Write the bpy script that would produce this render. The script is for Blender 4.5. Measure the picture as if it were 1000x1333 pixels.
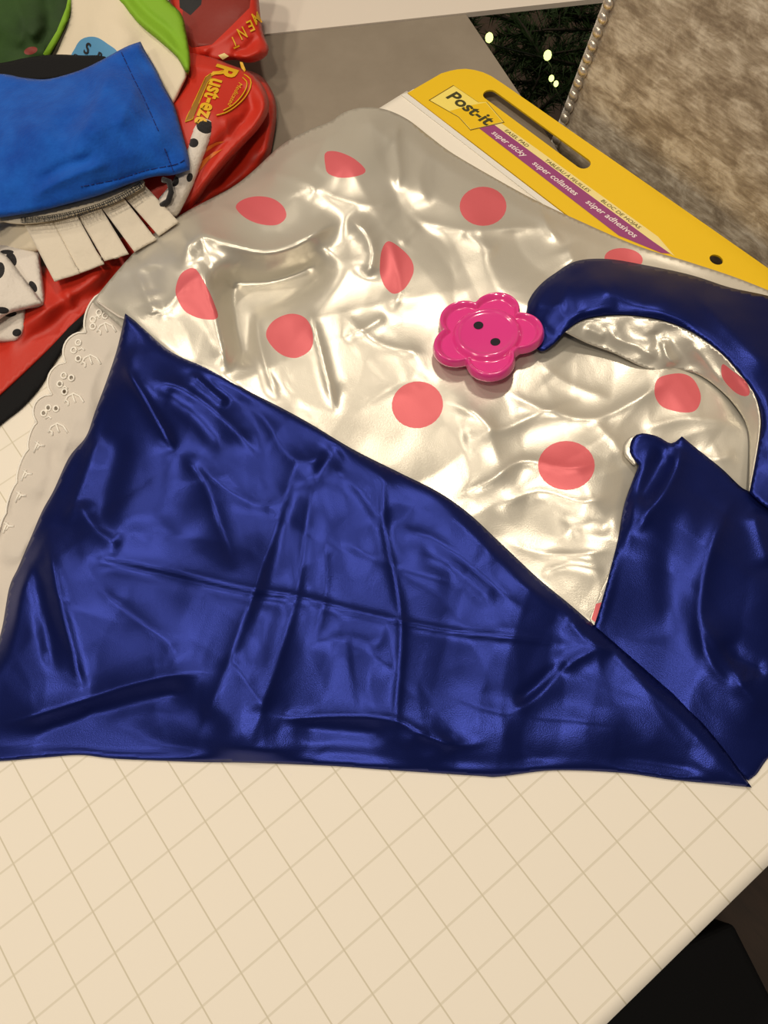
import bpy, bmesh, math, random
import numpy as np
from mathutils import Vector, Matrix, geometry

for o in list(bpy.data.objects):
    bpy.data.objects.remove(o, do_unlink=True)
scene = bpy.context.scene
COL = scene.collection

# ------------------------------------------------------------------ units
# everything is laid out in inches (the printed grid of the pad is one inch),
# z = 0 is the top sheet of the pad, the floor lies 29.5 in below
S = 0.0254
FLOOR = -29.5
def W(p):
    p = np.asarray(p, float)
    q = p * S
    q[..., 2] -= FLOOR * S
    return q

# ------------------------------------------------------------------ camera
CAM_F = 0.97845
CAM_C = np.array([2.50317, 2.20158, 18.25064])
CAM_R = np.array([[0.6142711, 0.7855734, -0.0744675],
                  [0.7078316, -0.5902641, -0.3880242],
                  [-0.3487770, 0.1856416, -0.9186358]])
cam = bpy.data.cameras.new('camera')
cam.sensor_fit = 'HORIZONTAL'; cam.sensor_width = 36.0
cam.lens = 36.0 * CAM_F
cam.clip_start = 0.01; cam.clip_end = 50
camo = bpy.data.objects.new('camera', cam)
COL.objects.link(camo)
m = Matrix.Identity(4)
cw = W(CAM_C)
for r in range(3):
    m[r][0] = CAM_R[0][r]; m[r][1] = -CAM_R[1][r]; m[r][2] = -CAM_R[2][r]; m[r][3] = cw[r]
camo.matrix_world = m
scene.camera = camo

# ------------------------------------------------------------------ light
world = bpy.data.worlds.new('room_light'); scene.world = world
world.use_nodes = True
bg = world.node_tree.nodes['Background']
bg.inputs['Color'].default_value = (1.0, 0.90, 0.78, 1)
bg.inputs['Strength'].default_value = 0.13
def ceiling_lamp(loc, size, power, color=(1.0, 0.87, 0.70)):
    l = bpy.data.lights.new('ceiling_lamp', 'AREA')
    l.shape = 'DISK'; l.size = size * S; l.energy = power; l.color = color
    o = bpy.data.objects.new('ceiling_lamp', l); COL.objects.link(o)
    o.location = W(loc)
    d = Vector(W((-4, 6, 0))) - o.location
    o.rotation_euler = d.to_track_quat('-Z', 'Y').to_euler()
for lx, ly, pw in ((-26, -8, 8), (-62, 6, 6), (10, -10, 10), (-8, -44, 6), (-26, 32, 9)):
    ceiling_lamp((lx, ly, 66), 6, pw)
vs = scene.view_settings
vs.view_transform = 'Standard'; vs.look = 'None'; vs.gamma = 1.0
vs.use_curve_mapping = False
vs.exposure = -0.2

# ------------------------------------------------------------------ helpers
def at(x, y, z=0.0):
    """pixel of the 1000x1333 photograph -> point (inches) at height z"""
    x = np.asarray(x, float); y = np.asarray(y, float); z = np.asarray(z, float)
    c = np.stack([(x - 500) / 1000 / CAM_F, (y - 666.5) / 1000 / CAM_F, np.ones_like(x)], -1)
    d = c @ CAM_R
    k = (z - CAM_C[2]) / d[..., 2]
    return CAM_C + d * k[..., None]

def srgb(r, g, b):
    f = lambda c: (c / 255 / 12.92) if c / 255 <= 0.04045 else ((c / 255 + 0.055) / 1.055) ** 2.4
    return (f(r), f(g), f(b), 1)

def mat(name, col, rough=0.6, metal=0.0, spec=0.5, coat=0.0, sheen=0.0, noise=None, bump=None, aniso=0.0, emit=None, strength=0.0, trans=0.0):
    """noise=(scale, colour2, contrast, stretch)  bump=(scale, strength)"""
    M = bpy.data.materials.new(name); M.use_nodes = True
    nt = M.node_tree; b = nt.nodes['Principled BSDF']
    b.inputs['Base Color'].default_value = col
    b.inputs['Roughness'].default_value = rough
    b.inputs['Metallic'].default_value = metal
    b.inputs['Specular IOR Level'].default_value = spec
    b.inputs['Coat Weight'].default_value = coat
    b.inputs['Coat Roughness'].default_value = 0.06
    b.inputs['Sheen Weight'].default_value = sheen
    b.inputs['Anisotropic'].default_value = aniso
    b.inputs['Transmission Weight'].default_value = trans
    if emit:
        b.inputs['Emission Color'].default_value = emit
        b.inputs['Emission Strength'].default_value = strength
    tc = nt.nodes.new('ShaderNodeTexCoord')
    if noise:
        sc, c2, lo, hi, st = noise
        mp = nt.nodes.new('ShaderNodeMapping'); mp.inputs['Scale'].default_value = st
        nt.links.new(tc.outputs['Object'], mp.inputs['Vector'])
        n = nt.nodes.new('ShaderNodeTexNoise'); n.inputs['Scale'].default_value = sc
        n.inputs['Detail'].default_value = 6; n.inputs['Roughness'].default_value = 0.62
        nt.links.new(mp.outputs['Vector'], n.inputs['Vector'])
        rp = nt.nodes.new('ShaderNodeValToRGB')
        rp.color_ramp.elements[0].position = lo; rp.color_ramp.elements[0].color = col
        rp.color_ramp.elements[1].position = hi; rp.color_ramp.elements[1].color = c2
        nt.links.new(n.outputs['Fac'], rp.inputs['Fac'])
        nt.links.new(rp.outputs['Color'], b.inputs['Base Color'])
    if bump:
        n = nt.nodes.new('ShaderNodeTexNoise'); n.inputs['Scale'].default_value = bump[0]
        n.inputs['Detail'].default_value = 3
        nt.links.new(tc.outputs['Object'], n.inputs['Vector'])
        bp = nt.nodes.new('ShaderNodeBump'); bp.inputs['Strength'].default_value = bump[1]
        bp.inputs['Distance'].default_value = 0.001
        nt.links.new(n.outputs['Fac'], bp.inputs['Height'])
        nt.links.new(bp.outputs['Normal'], b.inputs['Normal'])
    return M

def tag(o, label=None, cat=None, group=None, kind=None):
    if label: o['label'] = label
    if cat: o['category'] = cat
    if group: o['group'] = group
    if kind: o['kind'] = kind
    return o

def empty(name, loc):
    o = bpy.data.objects.new(name, None); COL.objects.link(o)
    o.empty_display_size = 0.02
    o.location = W(loc)
    return o

# parts keep their vertices in world coordinates: every parent empty only has a translation,
# meshes under it get the opposite translation, meshes under a mesh get none
def part(name, me, mats, parent=None):
    o = bpy.data.objects.new(name, me); COL.objects.link(o)
    for M in (mats if isinstance(mats, (list, tuple)) else [mats]):
        me.materials.append(M)
    if parent is not None:
        o.parent = parent
        if parent.type == 'EMPTY':
            o.location = -parent.location
    return o

def mesh(name, verts, faces, smooth=True, midx=None):
    me = bpy.data.meshes.new(name)
    me.from_pydata([tuple(v) for v in verts], [], [tuple(int(i) for i in f) for f in faces])
    if smooth:
        me.polygons.foreach_set('use_smooth', [True] * len(me.polygons))
    if midx is not None:
        me.polygons.foreach_set('material_index', [int(i) for i in midx])
    me.update()
    return me

def inpoly(px, py, poly):
    px = np.asarray(px); py = np.asarray(py)
    ins = np.zeros(px.shape, bool)
    n = len(poly)
    for i in range(n):
        x1, y1 = poly[i][0], poly[i][1]; x2, y2 = poly[(i + 1) % n][0], poly[(i + 1) % n][1]
        if y1 == y2: continue
        c = ((y1 > py) != (y2 > py)) & (px < (x2 - x1) * (py - y1) / (y2 - y1) + x1)
        ins ^= c
    return ins

def seg_dist(px, py, pts, closed=False):
    """distance to a polyline, and parameter 0..1 along it, and signed side"""
    n = len(pts); best = np.full(px.shape, 1e9); tt = np.zeros(px.shape); side = np.zeros(px.shape)
    L = [0.0]
    rng = range(n if closed else n - 1)
    for i in rng:
        a = pts[i]; b = pts[(i + 1) % n]; L.append(L[-1] + math.hypot(b[0] - a[0], b[1] - a[1]))
    for i in rng:
        a = pts[i]; b = pts[(i + 1) % n]
        dx, dy = b[0] - a[0], b[1] - a[1]; l2 = dx * dx + dy * dy
        if l2 == 0: continue
        t = np.clip(((px - a[0]) * dx + (py - a[1]) * dy) / l2, 0, 1)
        d = np.hypot(px - a[0] - t * dx, py - a[1] - t * dy)
        mk = d < best
        best = np.where(mk, d, best)
        tt = np.where(mk, (L[i] + t * math.sqrt(l2)) / L[-1], tt)
        side = np.where(mk, np.sign(dx * (py - a[1]) - dy * (px - a[0])), side)
    return best, tt, side

def spline(pts, closed=True, step=5.0):
    """Catmull-Rom through (x,y,z[,1]); a 4th entry marks a sharp corner"""
    n = len(pts)
    P = [np.array(p[:3] if len(p) >= 3 else (p[0], p[1], 0.0), float) for p in pts]
    C = [len(p) > 3 for p in pts]
    if not closed: C[0] = C[-1] = True
    out = []
    for i in range(n if closed else n - 1):
        j = (i + 1) % n
        p1, p2 = P[i], P[j]
        p0 = P[i - 1] if not C[i] else p1
        p3 = P[(i + 2) % n] if not C[j] else p2
        k = max(1, int(math.hypot(*(p2 - p1)[:2]) / step))
        for s in range(k):
            t = s / k
            out.append(0.5 * ((2 * p1) + (p2 - p0) * t + (2 * p0 - 5 * p1 + 4 * p2 - p3) * t * t + (3 * p1 - p0 - 3 * p2 + p3) * t ** 3))
    if not closed: out.append(P[-1])
    return np.array(out)

def ell(cx, cy, rx, ry, a=0, n=28):
    a = math.radians(a)
    return [(cx + rx * math.cos(t) * math.cos(a) - ry * math.sin(t) * math.sin(a),
             cy + rx * math.cos(t) * math.sin(a) + ry * math.sin(t) * math.cos(a)) for t in np.linspace(0, 2 * math.pi, n, endpoint=False)]

class TPS:
    def __init__(s, P, z, reg=1e-3):
        s.P = P = np.asarray(P, float) / 100; n = len(P)
        K = s.k(P, P) + np.eye(n) * reg
        A = np.zeros((n + 3, n + 3)); A[:n, :n] = K
        Q = np.c_[np.ones(n), P]; A[:n, n:] = Q; A[n:, :n] = Q.T
        s.w = np.linalg.solve(A, np.r_[z, 0, 0, 0])
    def k(s, A, B):
        r2 = ((A[:, None, :] - B[None]) ** 2).sum(-1)
        return r2 * np.log(r2 + 1e-9) * 0.5
    def __call__(s, x, y):
        x = np.asarray(x, float).ravel() / 100; y = np.asarray(y, float).ravel() / 100
        out = np.empty(len(x)); n = len(s.P)
        for i in range(0, len(x), 8000):
            Q = np.c_[x[i:i + 8000], y[i:i + 8000]]
            out[i:i + 8000] = s.k(Q, s.P) @ s.w[:n] + s.w[n] + Q @ s.w[n + 1:]
        return out

def vnoise(x, y, sc, seed):
    rs = np.random.RandomState(seed); G = rs.rand(64, 64) * 2 - 1
    u = x / sc + 7.3; v = y / sc + 3.1
    i = np.floor(u).astype(int); j = np.floor(v).astype(int); f = u - i; g = v - j
    f = f * f * f * (f * (f * 6 - 15) + 10); g = g * g * g * (g * (g * 6 - 15) + 10)
    q = lambda a, b: G[a % 64, b % 64]
    return (q(i, j) * (1 - f) + q(i + 1, j) * f) * (1 - g) + (q(i, j + 1) * (1 - f) + q(i + 1, j + 1) * f) * g

def crumple(x, y, sc, seed, n=5):
    """crossing soft planes: facets with sharp creases between them"""
    rs = np.random.RandomState(seed); tot = 0
    wx = x + vnoise(x, y, sc * 1.7, seed + 50) * sc * 0.45; wy = y + vnoise(x, y, sc * 1.7, seed + 51) * sc * 0.45
    for k in range(n):
        a = rs.rand() * math.pi; ph = rs.rand() * 9
        s = sc * (0.8 + rs.rand() * 0.9)
        u = (wx * math.cos(a) + wy * math.sin(a)) / s + ph + 0.8 * vnoise(x, y, sc * 2.2, seed + 70 + k)
        tri = np.abs((u % 2) - 1)
        tot = tot + tri * (0.5 + 0.5 * vnoise(x, y, sc * 1.5, seed + 90 + k))
    return tot / n - 0.25

class Cloth:
    """A piece of cloth: a traced outline with a height for each outline point, an interior height
    (thin-plate spline through outline and control points), folds and creases."""
    def __init__(s, outline, ctrl=(), folds=(), puff=(0, 20), noise=(), fade=30, step=5.0, fs=(1.0, 1.0), floor=None):
        s.fs = fs; s.floor = floor
        s.out = spline(outline, True, step)
        every = max(1, len(s.out) // 90)
        b = s.out[::every]
        P = list(map(tuple, b[:, :2])) + [c[:2] for c in ctrl]
        z = list(b[:, 2]) + [c[2] for c in ctrl]
        s.tps = TPS(P, np.array(z)); s.folds = folds; s.puff = puff; s.noise = noise; s.fade = fade
    def z(s, x, y):
        x = np.asarray(x, float).ravel(); y = np.asarray(y, float).ravel()
        z = s.tps(x, y)
        bd, _, _ = seg_dist(x, y, s.out, True)
        if s.puff[0]:
            t = np.clip(bd / s.puff[1], 0, 1)
            z = z + s.puff[0] * np.sqrt(1 - (1 - t) ** 2)
        msk = np.clip(bd / s.fade, 0, 1); msk = msk * msk * (3 - 2 * msk)
        for f in s.folds:
            pts, h, w = f[0], f[1], f[2]
            kind = f[3] if len(f) > 3 else 'r'
            if w < 12: h *= s.fs[0]; w *= s.fs[1]
            sp = spline(pts, False, 12)
            lo = sp[:, :2].min(0) - w * 6; hi = sp[:, :2].max(0) + w * 6
            sel = (x > lo[0]) & (x < hi[0]) & (y > lo[1]) & (y < hi[1])
            if not sel.any(): continue
            d, t, sd = seg_dist(x[sel], y[sel], sp)
            end = np.clip(np.minimum(t, 1 - t) / 0.22, 0, 1); end = end * end * (3 - 2 * end)
            if kind == 'r':      # soft crest with a fairly sharp top
                p = np.exp(-(np.sqrt(d * d + (0.22 * w) ** 2) - 0.22 * w) / w)
            elif kind == 's':    # step: cloth of one side lies higher
                p = np.where(sd > 0, np.exp(-d / (w * 3.5)), np.exp(-(d / (w * 0.5)) ** 2))
            else:                # gaussian
                p = np.exp(-(d / w) ** 2)
            z[sel] += h * p * end * msk[sel]
        for kind, sc, amp, seed in s.noise:
            z = z + msk * amp * (crumple(x, y, sc, seed) if kind == 'c' else vnoise(x, y, sc, seed))
        if s.floor is not None:      # the cloth cannot sink into the pad
            k = 0.03; z = s.floor + k * np.logaddexp(0, (z - s.floor) / k)
        return z
    def build(s, name, mats, parent, res=4.0, shapes=(), holes=(), thick=0.05, lift=0.0, extra=()):
        V = [tuple(p[:2]) for p in s.out]; E = [(i, (i + 1) % len(V)) for i in range(len(V))]
        cons = [s.out]
        for sh in list(shapes) + [(h, -1) for h in holes]:
            b = len(V); pl = [tuple(p[:2]) for p in sh[0]]
            V += pl; E += [(b + i, b + (i + 1) % len(pl)) for i in range(len(pl))]
            cons.append(np.array(pl))
        lo = s.out[:, :2].min(0); hi = s.out[:, :2].max(0)
        ys = np.arange(lo[1], hi[1], res * 0.866); gx = []; gy = []
        for k, yy in enumerate(ys):
            xs = np.arange(lo[0] + (k % 2) * res / 2, hi[0], res); gx.append(xs); gy.append(np.full(len(xs), yy))
        gx = np.concatenate(gx); gy = np.concatenate(gy)
        keep = inpoly(gx, gy, s.out); gx = gx[keep]; gy = gy[keep]
        ok = np.ones(len(gx), bool)
        for c in cons:
            d, _, _ = seg_dist(gx, gy, c, True); ok &= d > res * 0.55
        V += list(zip(gx[ok], gy[ok]))
        r = geometry.delaunay_2d_cdt([Vector(v) for v in V], E, [], 0, 1e-5, False)
        vx = np.array([(v.x, v.y) for v in r[0]]); T = np.array(r[2])
        c = vx[T].mean(1)
        k = inpoly(c[:, 0], c[:, 1], s.out)
        for h in holes: k &= ~inpoly(c[:, 0], c[:, 1], h)
        T = T[k]; c = c[k]
        mi = np.zeros(len(T), int)
        for pl, idx in shapes: mi[inpoly(c[:, 0], c[:, 1], pl)] = idx
        z = s.z(vx[:, 0], vx[:, 1]) + lift
        P = W(at(vx[:, 0], vx[:, 1], z))
        # faces up
        a = P[T[:, 0]]; b = P[T[:, 1]]; d = P[T[:, 2]]
        nz = np.cross(b - a, d - a)
        view = W(CAM_C) - a
        T[(nz * view).sum(1) < 0] = T[(nz * view).sum(1) < 0][:, ::-1]
        used = np.unique(T); rm = -np.ones(len(P), int); rm[used] = np.arange(len(used))
        me = mesh(name, P[used], rm[T], True, mi)
        o = part(name, me, mats, parent)
        if thick:
            sm = o.modifiers.new('thickness', 'SOLIDIFY'); sm.thickness = thick * S; sm.offset = -1
        return o

def tube(bm, pts, r, n=6):
    pts = [Vector(p) for p in pts]; rings = []
    for i, p in enumerate(pts):
        t = (pts[min(i + 1, len(pts) - 1)] - pts[max(i - 1, 0)]).normalized()
        u = t.orthogonal().normalized(); w = t.cross(u)
        if rings and abs(t.z) < 0.95:
            u = Vector((0, 0, 1)).cross(t).normalized(); w = t.cross(u)
        elif abs(t.z) < 0.95:
            u = Vector((0, 0, 1)).cross(t).normalized(); w = t.cross(u)
        rr = r[i] if isinstance(r, (list, tuple)) else r
        rings.append([bm.verts.new(p + (u * math.cos(a) + w * math.sin(a)) * rr) for a in [2 * math.pi * k / n for k in range(n)]])
    for a, b in zip(rings, rings[1:]):
        for k in range(n):
            bm.faces.new((a[k], a[(k + 1) % n], b[(k + 1) % n], b[k]))
    bm.faces.new(rings[0][::-1]); bm.faces.new(rings[-1])

def bmesh_obj(name, bm, mats, parent=None, smooth=True):
    bmesh.ops.recalc_face_normals(bm, faces=bm.faces[:])
    me = bpy.data.meshes.new(name); bm.to_mesh(me); bm.free()
    if smooth: me.polygons.foreach_set('use_smooth', [True] * len(me.polygons))
    return part(name, me, mats, parent)

def thread(name, lines, r, M, parent, n=5):
    """lines: lists of world-inch points"""
    bm = bmesh.new()
    for l in lines:
        tube(bm, [tuple(W(np.array(p, float))) for p in l], r * S, n)
    return bmesh_obj(name, bm, M, parent)

def plate(name, outline, holes, z0, z1, M, parent=None, bevel=0.0):
    """flat board with holes, outline in inches"""
    V = [tuple(p) for p in outline]; E = [(i, (i + 1) % len(V)) for i in range(len(V))]
    loops = [list(range(len(V)))]
    for h in holes:
        b = len(V); V += [tuple(p) for p in h]; loops.append(list(range(b, len(V))))
        E += [(b + i, b + (i + 1) % len(h)) for i in range(len(h))]
    r = geometry.delaunay_2d_cdt([Vector(v) for v in V], E, [], 0, 1e-6, False)
    vx = np.array([(v.x, v.y) for v in r[0]]); T = np.array(r[2]); c = vx[T].mean(1)
    k = inpoly(c[:, 0], c[:, 1], outline)
    for h in holes: k &= ~inpoly(c[:, 0], c[:, 1], h)
    T = T[k]; n = len(vx)
    P = np.r_[np.c_[vx, np.full(n, z1)], np.c_[vx, np.full(n, z0)]]
    F = [tuple(t) for t in T] + [tuple(t[::-1] + n) for t in T]
    cnt = {}
    for t in T:
        for a, b in ((t[0], t[1]), (t[1], t[2]), (t[2], t[0])): cnt[(int(a), int(b))] = 1
    for (a, b) in list(cnt):
        if (b, a) not in cnt: F.append((b, a, a + n, b + n))
    me = mesh(name, W(P), F, False)
    bm = bmesh.new(); bm.from_mesh(me); bmesh.ops.recalc_face_normals(bm, faces=bm.faces[:]); bm.to_mesh(me); bm.free()
    return part(name, me, M, parent)

def box(name, x0, x1, y0, y1, z0, z1, M, parent=None, bev=0.0, rot=None):
    bm = bmesh.new()
    bmesh.ops.create_cube(bm, size=1)
    for v in bm.verts:
        p = np.array([x0 + (v.co.x + .5) * (x1 - x0), y0 + (v.co.y + .5) * (y1 - y0), z0 + (v.co.z + .5) * (z1 - z0)])
        v.co = Vector(W(p))
    if bev: bmesh.ops.bevel(bm, geom=bm.edges[:], offset=bev * S, segments=3, affect='EDGES', profile=0.5)
    return bmesh_obj(name, bm, M, parent, smooth=False)

def text_mesh(txt, bold=0.0, shear=0.0, space=1.0):
    cu = bpy.data.curves.new('lettering', 'FONT'); cu.body = txt; cu.size = 1.0; cu.offset = bold; cu.shear = shear
    cu.space_character = space; cu.resolution_u = 3
    o = bpy.data.objects.new('lettering', cu); COL.objects.link(o)
    bpy.context.view_layer.update()
    me = bpy.data.meshes.new_from_object(o.evaluated_get(bpy.context.evaluated_depsgraph_get()))
    V = np.array([v.co[:] for v in me.vertices]); F = [tuple(p.vertices) for p in me.polygons]
    bpy.data.objects.remove(o); bpy.data.curves.remove(cu); bpy.data.meshes.remove(me)
    return V, F

def lettering(name, txt, a, b, h, M, parent, zf, bold=0.0, shear=0.0, up=None):
    """baseline from pixel a to pixel b, letter height h px along direction up, on the surface zf"""
    V, F = text_mesh(txt, bold, shear)
    w = V[:, 0].max() - V[:, 0].min()
    a = np.array(a, float); b = np.array(b, float); ex = (b - a) / w
    if up is None:
        e = (b - a) / np.linalg.norm(b - a); up = np.array([e[1], -e[0]])
    else: up = np.array(up, float) / np.linalg.norm(up)
    capital = 0.72
    ey = up * h / capital
    Q = a + (V[:, :1] - V[:, 0].min()) * ex + V[:, 1:2] * ey
    bm = bmesh.new()
    vs_ = [bm.verts.new((q[0], q[1], 0)) for q in Q]
    for f in F:
        try: bm.faces.new([vs_[i] for i in f])
        except ValueError: pass
    bmesh.ops.triangulate(bm, faces=bm.faces[:])
    for _ in range(3):
        L = [e for e in bm.edges if e.calc_length() > 5]
        if L: bmesh.ops.subdivide_edges(bm, edges=L, cuts=1); bmesh.ops.triangulate(bm, faces=bm.faces[:])
    xy = np.array([v.co[:2] for v in bm.verts])
    P = W(at(xy[:, 0], xy[:, 1], zf(xy[:, 0], xy[:, 1])))
    for v, p in zip(bm.verts, P): v.co = Vector(p)
    bmesh.ops.recalc_face_normals(bm, faces=bm.faces[:])
    o = bmesh_obj(name, bm, M, parent)
    me = o.data
    if me.polygons and sum(p.normal.z for p in me.polygons) < 0: me.flip_normals()
    return o

flat = lambda z: (lambda x, y: np.full(np.shape(x), z))

# ------------------------------------------------------------------ materials
M_paper = bpy.data.materials.new('grid_paper'); M_paper.use_nodes = True
nt = M_paper.node_tree; b = nt.nodes['Principled BSDF']; b.inputs['Roughness'].default_value = 0.75
b.inputs['Specular IOR Level'].default_value = 0.25
tc = nt.nodes.new('ShaderNodeTexCoord'); sx = nt.nodes.new('ShaderNodeSeparateXYZ')
geo = nt.nodes.new('ShaderNodeNewGeometry')
nt.links.new(geo.outputs['Position'], sx.inputs[0])
def mnode(op, a, v=None, nt=nt):
    n = nt.nodes.new('ShaderNodeMath'); n.operation = op
    for k, q in enumerate((a, v)):
        if q is None: continue
        if isinstance(q, (int, float)): n.inputs[k].default_value = q
        else: nt.links.new(q, n.inputs[k])
    return n.outputs[0]
def gridline(sock, wd, amt):
    u = mnode('MULTIPLY', sock, 1 / S)
    f = mnode('ABSOLUTE', mnode('SUBTRACT', mnode('FRACT', mnode('ADD', u, 0.5)), 0.5))
    return mnode('MULTIPLY', mnode('LESS_THAN', f, wd), amt)
la = gridline(sx.outputs['Y'], 0.017, 0.85); lb = gridline(sx.outputs['X'], 0.024, 0.50)
mx = nt.nodes.new('ShaderNodeMix'); mx.data_type = 'RGBA'
nt.links.new(mnode('MULTIPLY', mnode('MAXIMUM', la, lb), mnode('LESS_THAN', sx.outputs['Y'], 14.5 * S)), mx.inputs['Factor'])
mx.inputs['A'].default_value = srgb(240, 233, 220); mx.inputs['B'].default_value = srgb(206, 198, 176)
nt.links.new(mx.outputs['Result'], b.inputs['Base Color'])

M_white = mat('white_card', srgb(232, 228, 218), 0.7)
M_yellow = mat('yellow_card', srgb(236, 194, 0), 0.55)
M_lightyellow = mat('pale_yellow_print', srgb(246, 224, 110), 0.5)
M_cream = mat('cream_print', srgb(240, 222, 150), 0.5)
M_purple = mat('purple_print', srgb(150, 62, 120), 0.5)
M_olive = mat('dark_olive_print', srgb(62, 58, 14), 0.5)
M_brown = mat('brown_print', srgb(120, 95, 10), 0.5)
M_whiteprint = mat('white_print', srgb(240, 225, 225), 0.5)
M_table = mat('grey_table_laminate', srgb(134, 123, 108), 0.55, noise=(18, srgb(146, 135, 120), 0.3, 0.7, (1, 1, 1)))
M_floor = mat('dark_brown_floor', srgb(88, 70, 58), 0.6, noise=(9, srgb(70, 58, 50), 0.3, 0.7, (1, 6, 1)))
M_wall = mat('white_paint', srgb(222, 212, 200), 0.6)
M_black = mat('black_fabric', srgb(17, 17, 19), 0.85, spec=0.25, bump=(300, 0.4))
M_velvet = mat('crushed_velvet', srgb(118, 100, 78), 0.55, sheen=0.5, spec=0.4)
M_nail = mat('nickel_nailhead', srgb(225, 216, 202), 0.3, metal=0.7)

M_bsatin = mat('blue_satin', srgb(30, 42, 114), 0.335, metal=0.78, spec=0.3, bump=(1500, 0.13))
M_wsatin = mat('white_satin', srgb(216, 211, 198), 0.32, metal=0.5, spec=0.4, bump=(1200, 0.08))
M_dot = mat('pink_dot_print', srgb(222, 104, 112), 0.42, metal=0.2, spec=0.5, bump=(700, 0.05))
M_lace = mat('white_cotton_lace', srgb(212, 204, 194), 0.8, bump=(400, 0.2))
M_thread = mat('white_embroidery_thread', srgb(250, 245, 235), 0.4)
M_pink = mat('pink_plastic', srgb(230, 62, 146), 0.16, spec=0.6, coat=1.0)
M_hole = mat('black_hole', srgb(20, 16, 30), 0.8)
M_red = mat('red_polyester', srgb(196, 38, 14), 0.5, sheen=0.05, bump=(250, 0.15))
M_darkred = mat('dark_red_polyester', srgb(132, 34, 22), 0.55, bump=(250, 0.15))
M_lime = mat('lime_green_fabric', srgb(128, 178, 30), 0.7, bump=(260, 0.3))
M_dgreen = mat('dark_green_fabric', srgb(26, 52, 16), 0.8, noise=(14, srgb(40, 74, 18), 0.35, 0.65, (1, 1, 1)), bump=(200, 0.3))
M_cloth = mat('off_white_fabric', srgb(226, 214, 190), 0.75, bump=(260, 0.25))
M_badge = mat('light_blue_print', srgb(84, 146, 190), 0.6)
M_ink = mat('black_ink', srgb(24, 24, 28), 0.6)
M_gold = mat('yellow_ink', srgb(226, 176, 22), 0.5)
M_orange = mat('orange_ink', srgb(214, 110, 28), 0.5)
M_felt = mat('blue_felt', srgb(10, 70, 166), 0.9, sheen=0.12, spec=0.2, noise=(30, srgb(22, 92, 192), 0.35, 0.65, (1, 1, 1)), bump=(420, 0.5))
M_fringe = mat('cream_felt', srgb(220, 210, 192), 0.9, bump=(300, 0.5))
M_grey = mat('grey_lining', srgb(168, 162, 158), 0.7)
M_plush = mat('white_plush', srgb(222, 214, 204), 0.95, sheen=0.4, bump=(350, 0.8))
M_spot = mat('black_plush', srgb(30, 28, 30), 0.95, sheen=0.2, bump=(350, 0.8))
M_pine = mat('pine_needles', srgb(26, 48, 14), 0.7, noise=(20, srgb(44, 74, 20), 0.3, 0.7, (1, 1, 1)))
M_bark = mat('branch_bark', srgb(40, 32, 20), 0.8)
M_bulb = mat('lit_bulb', srgb(255, 250, 190), 0.3, emit=(0.85, 1.0, 0.30, 1), strength=2.2)
M_wire = mat('green_wire', srgb(16, 34, 14), 0.6)

# crushed velvet: patches where the pile lies the other way, its sheen painted as colour
nt = M_velvet.node_tree; b = nt.nodes['Principled BSDF']
tc = nt.nodes.new('ShaderNodeTexCoord')
mp = nt.nodes.new('ShaderNodeMapping'); mp.inputs['Rotation'].default_value = (0, 0.5, 0); mp.inputs['Scale'].default_value = (1, 1, 1.7)
nt.links.new(tc.outputs['Object'], mp.inputs['Vector'])
n1 = nt.nodes.new('ShaderNodeTexNoise'); n1.inputs['Scale'].default_value = 38; n1.inputs['Detail'].default_value = 7; n1.inputs['Roughness'].default_value = 0.68; n1.inputs['Distortion'].default_value = 0.4
nt.links.new(mp.outputs[0], n1.inputs['Vector'])
mp2 = nt.nodes.new('ShaderNodeMapping'); mp2.inputs['Rotation'].default_value = (0, -0.45, 0); mp2.inputs['Scale'].default_value = (60, 60, 500)
nt.links.new(tc.outputs['Object'], mp2.inputs['Vector'])
n2 = nt.nodes.new('ShaderNodeTexNoise'); n2.inputs['Scale'].default_value = 1.0; n2.inputs['Detail'].default_value = 3
nt.links.new(mp2.outputs[0], n2.inputs['Vector'])
ad = nt.nodes.new('ShaderNodeMath'); ad.operation = 'MULTIPLY_ADD'; ad.inputs[1].default_value = 0.32
nt.links.new(n2.outputs['Fac'], ad.inputs[0]); nt.links.new(n1.outputs['Fac'], ad.inputs[2])
rp = nt.nodes.new('ShaderNodeValToRGB')
rp.color_ramp.elements[0].position = 0.52; rp.color_ramp.elements[0].color = srgb(138, 122, 100)
rp.color_ramp.elements[1].position = 0.80; rp.color_ramp.elements[1].color = srgb(222, 211, 190)
e = rp.color_ramp.elements.new(0.65); e.color = srgb(176, 161, 138)
nt.links.new(ad.outputs[0], rp.inputs['Fac']); nt.links.new(rp.outputs['Color'], b.inputs['Base Color'])
bp = nt.nodes.new('ShaderNodeBump'); bp.inputs['Strength'].default_value = 0.35; bp.inputs['Distance'].default_value = 0.002
nt.links.new(ad.outputs[0], bp.inputs['Height']); nt.links.new(bp.outputs[0], b.inputs['Normal'])

# ------------------------------------------------------------------ setting
fl = box('floor', -140, 120, -120, 140, FLOOR - 1, FLOOR, M_floor); tag(fl, kind='structure')
TZ = -0.42   # table top
c1 = at(607, 19, TZ)[:2]; c0 = at(335, 48, TZ)[:2]
u = (c1 - c0) / np.linalg.norm(c1 - c0); nrm = np.array([-u[1], u[0]])       # nrm: away from the table
def ledge_pt(s, d, base=c1): return tuple(base + u * s + nrm * d)
# white ledge behind the table, dark below it
led = plate('trim_1', [ledge_pt(-45, 0.02), ledge_pt(40, 0.02), ledge_pt(40, 9), ledge_pt(-45, 9)], [], TZ - 0.12, TZ + 0.06, M_wall)
tag(led, kind='structure')
wb = plate('wall_back', [ledge_pt(-90, 62), ledge_pt(90, 62), ledge_pt(90, 63), ledge_pt(-90, 63)], [], FLOOR, 60, M_wall)
tag(wb, kind='structure')

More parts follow.
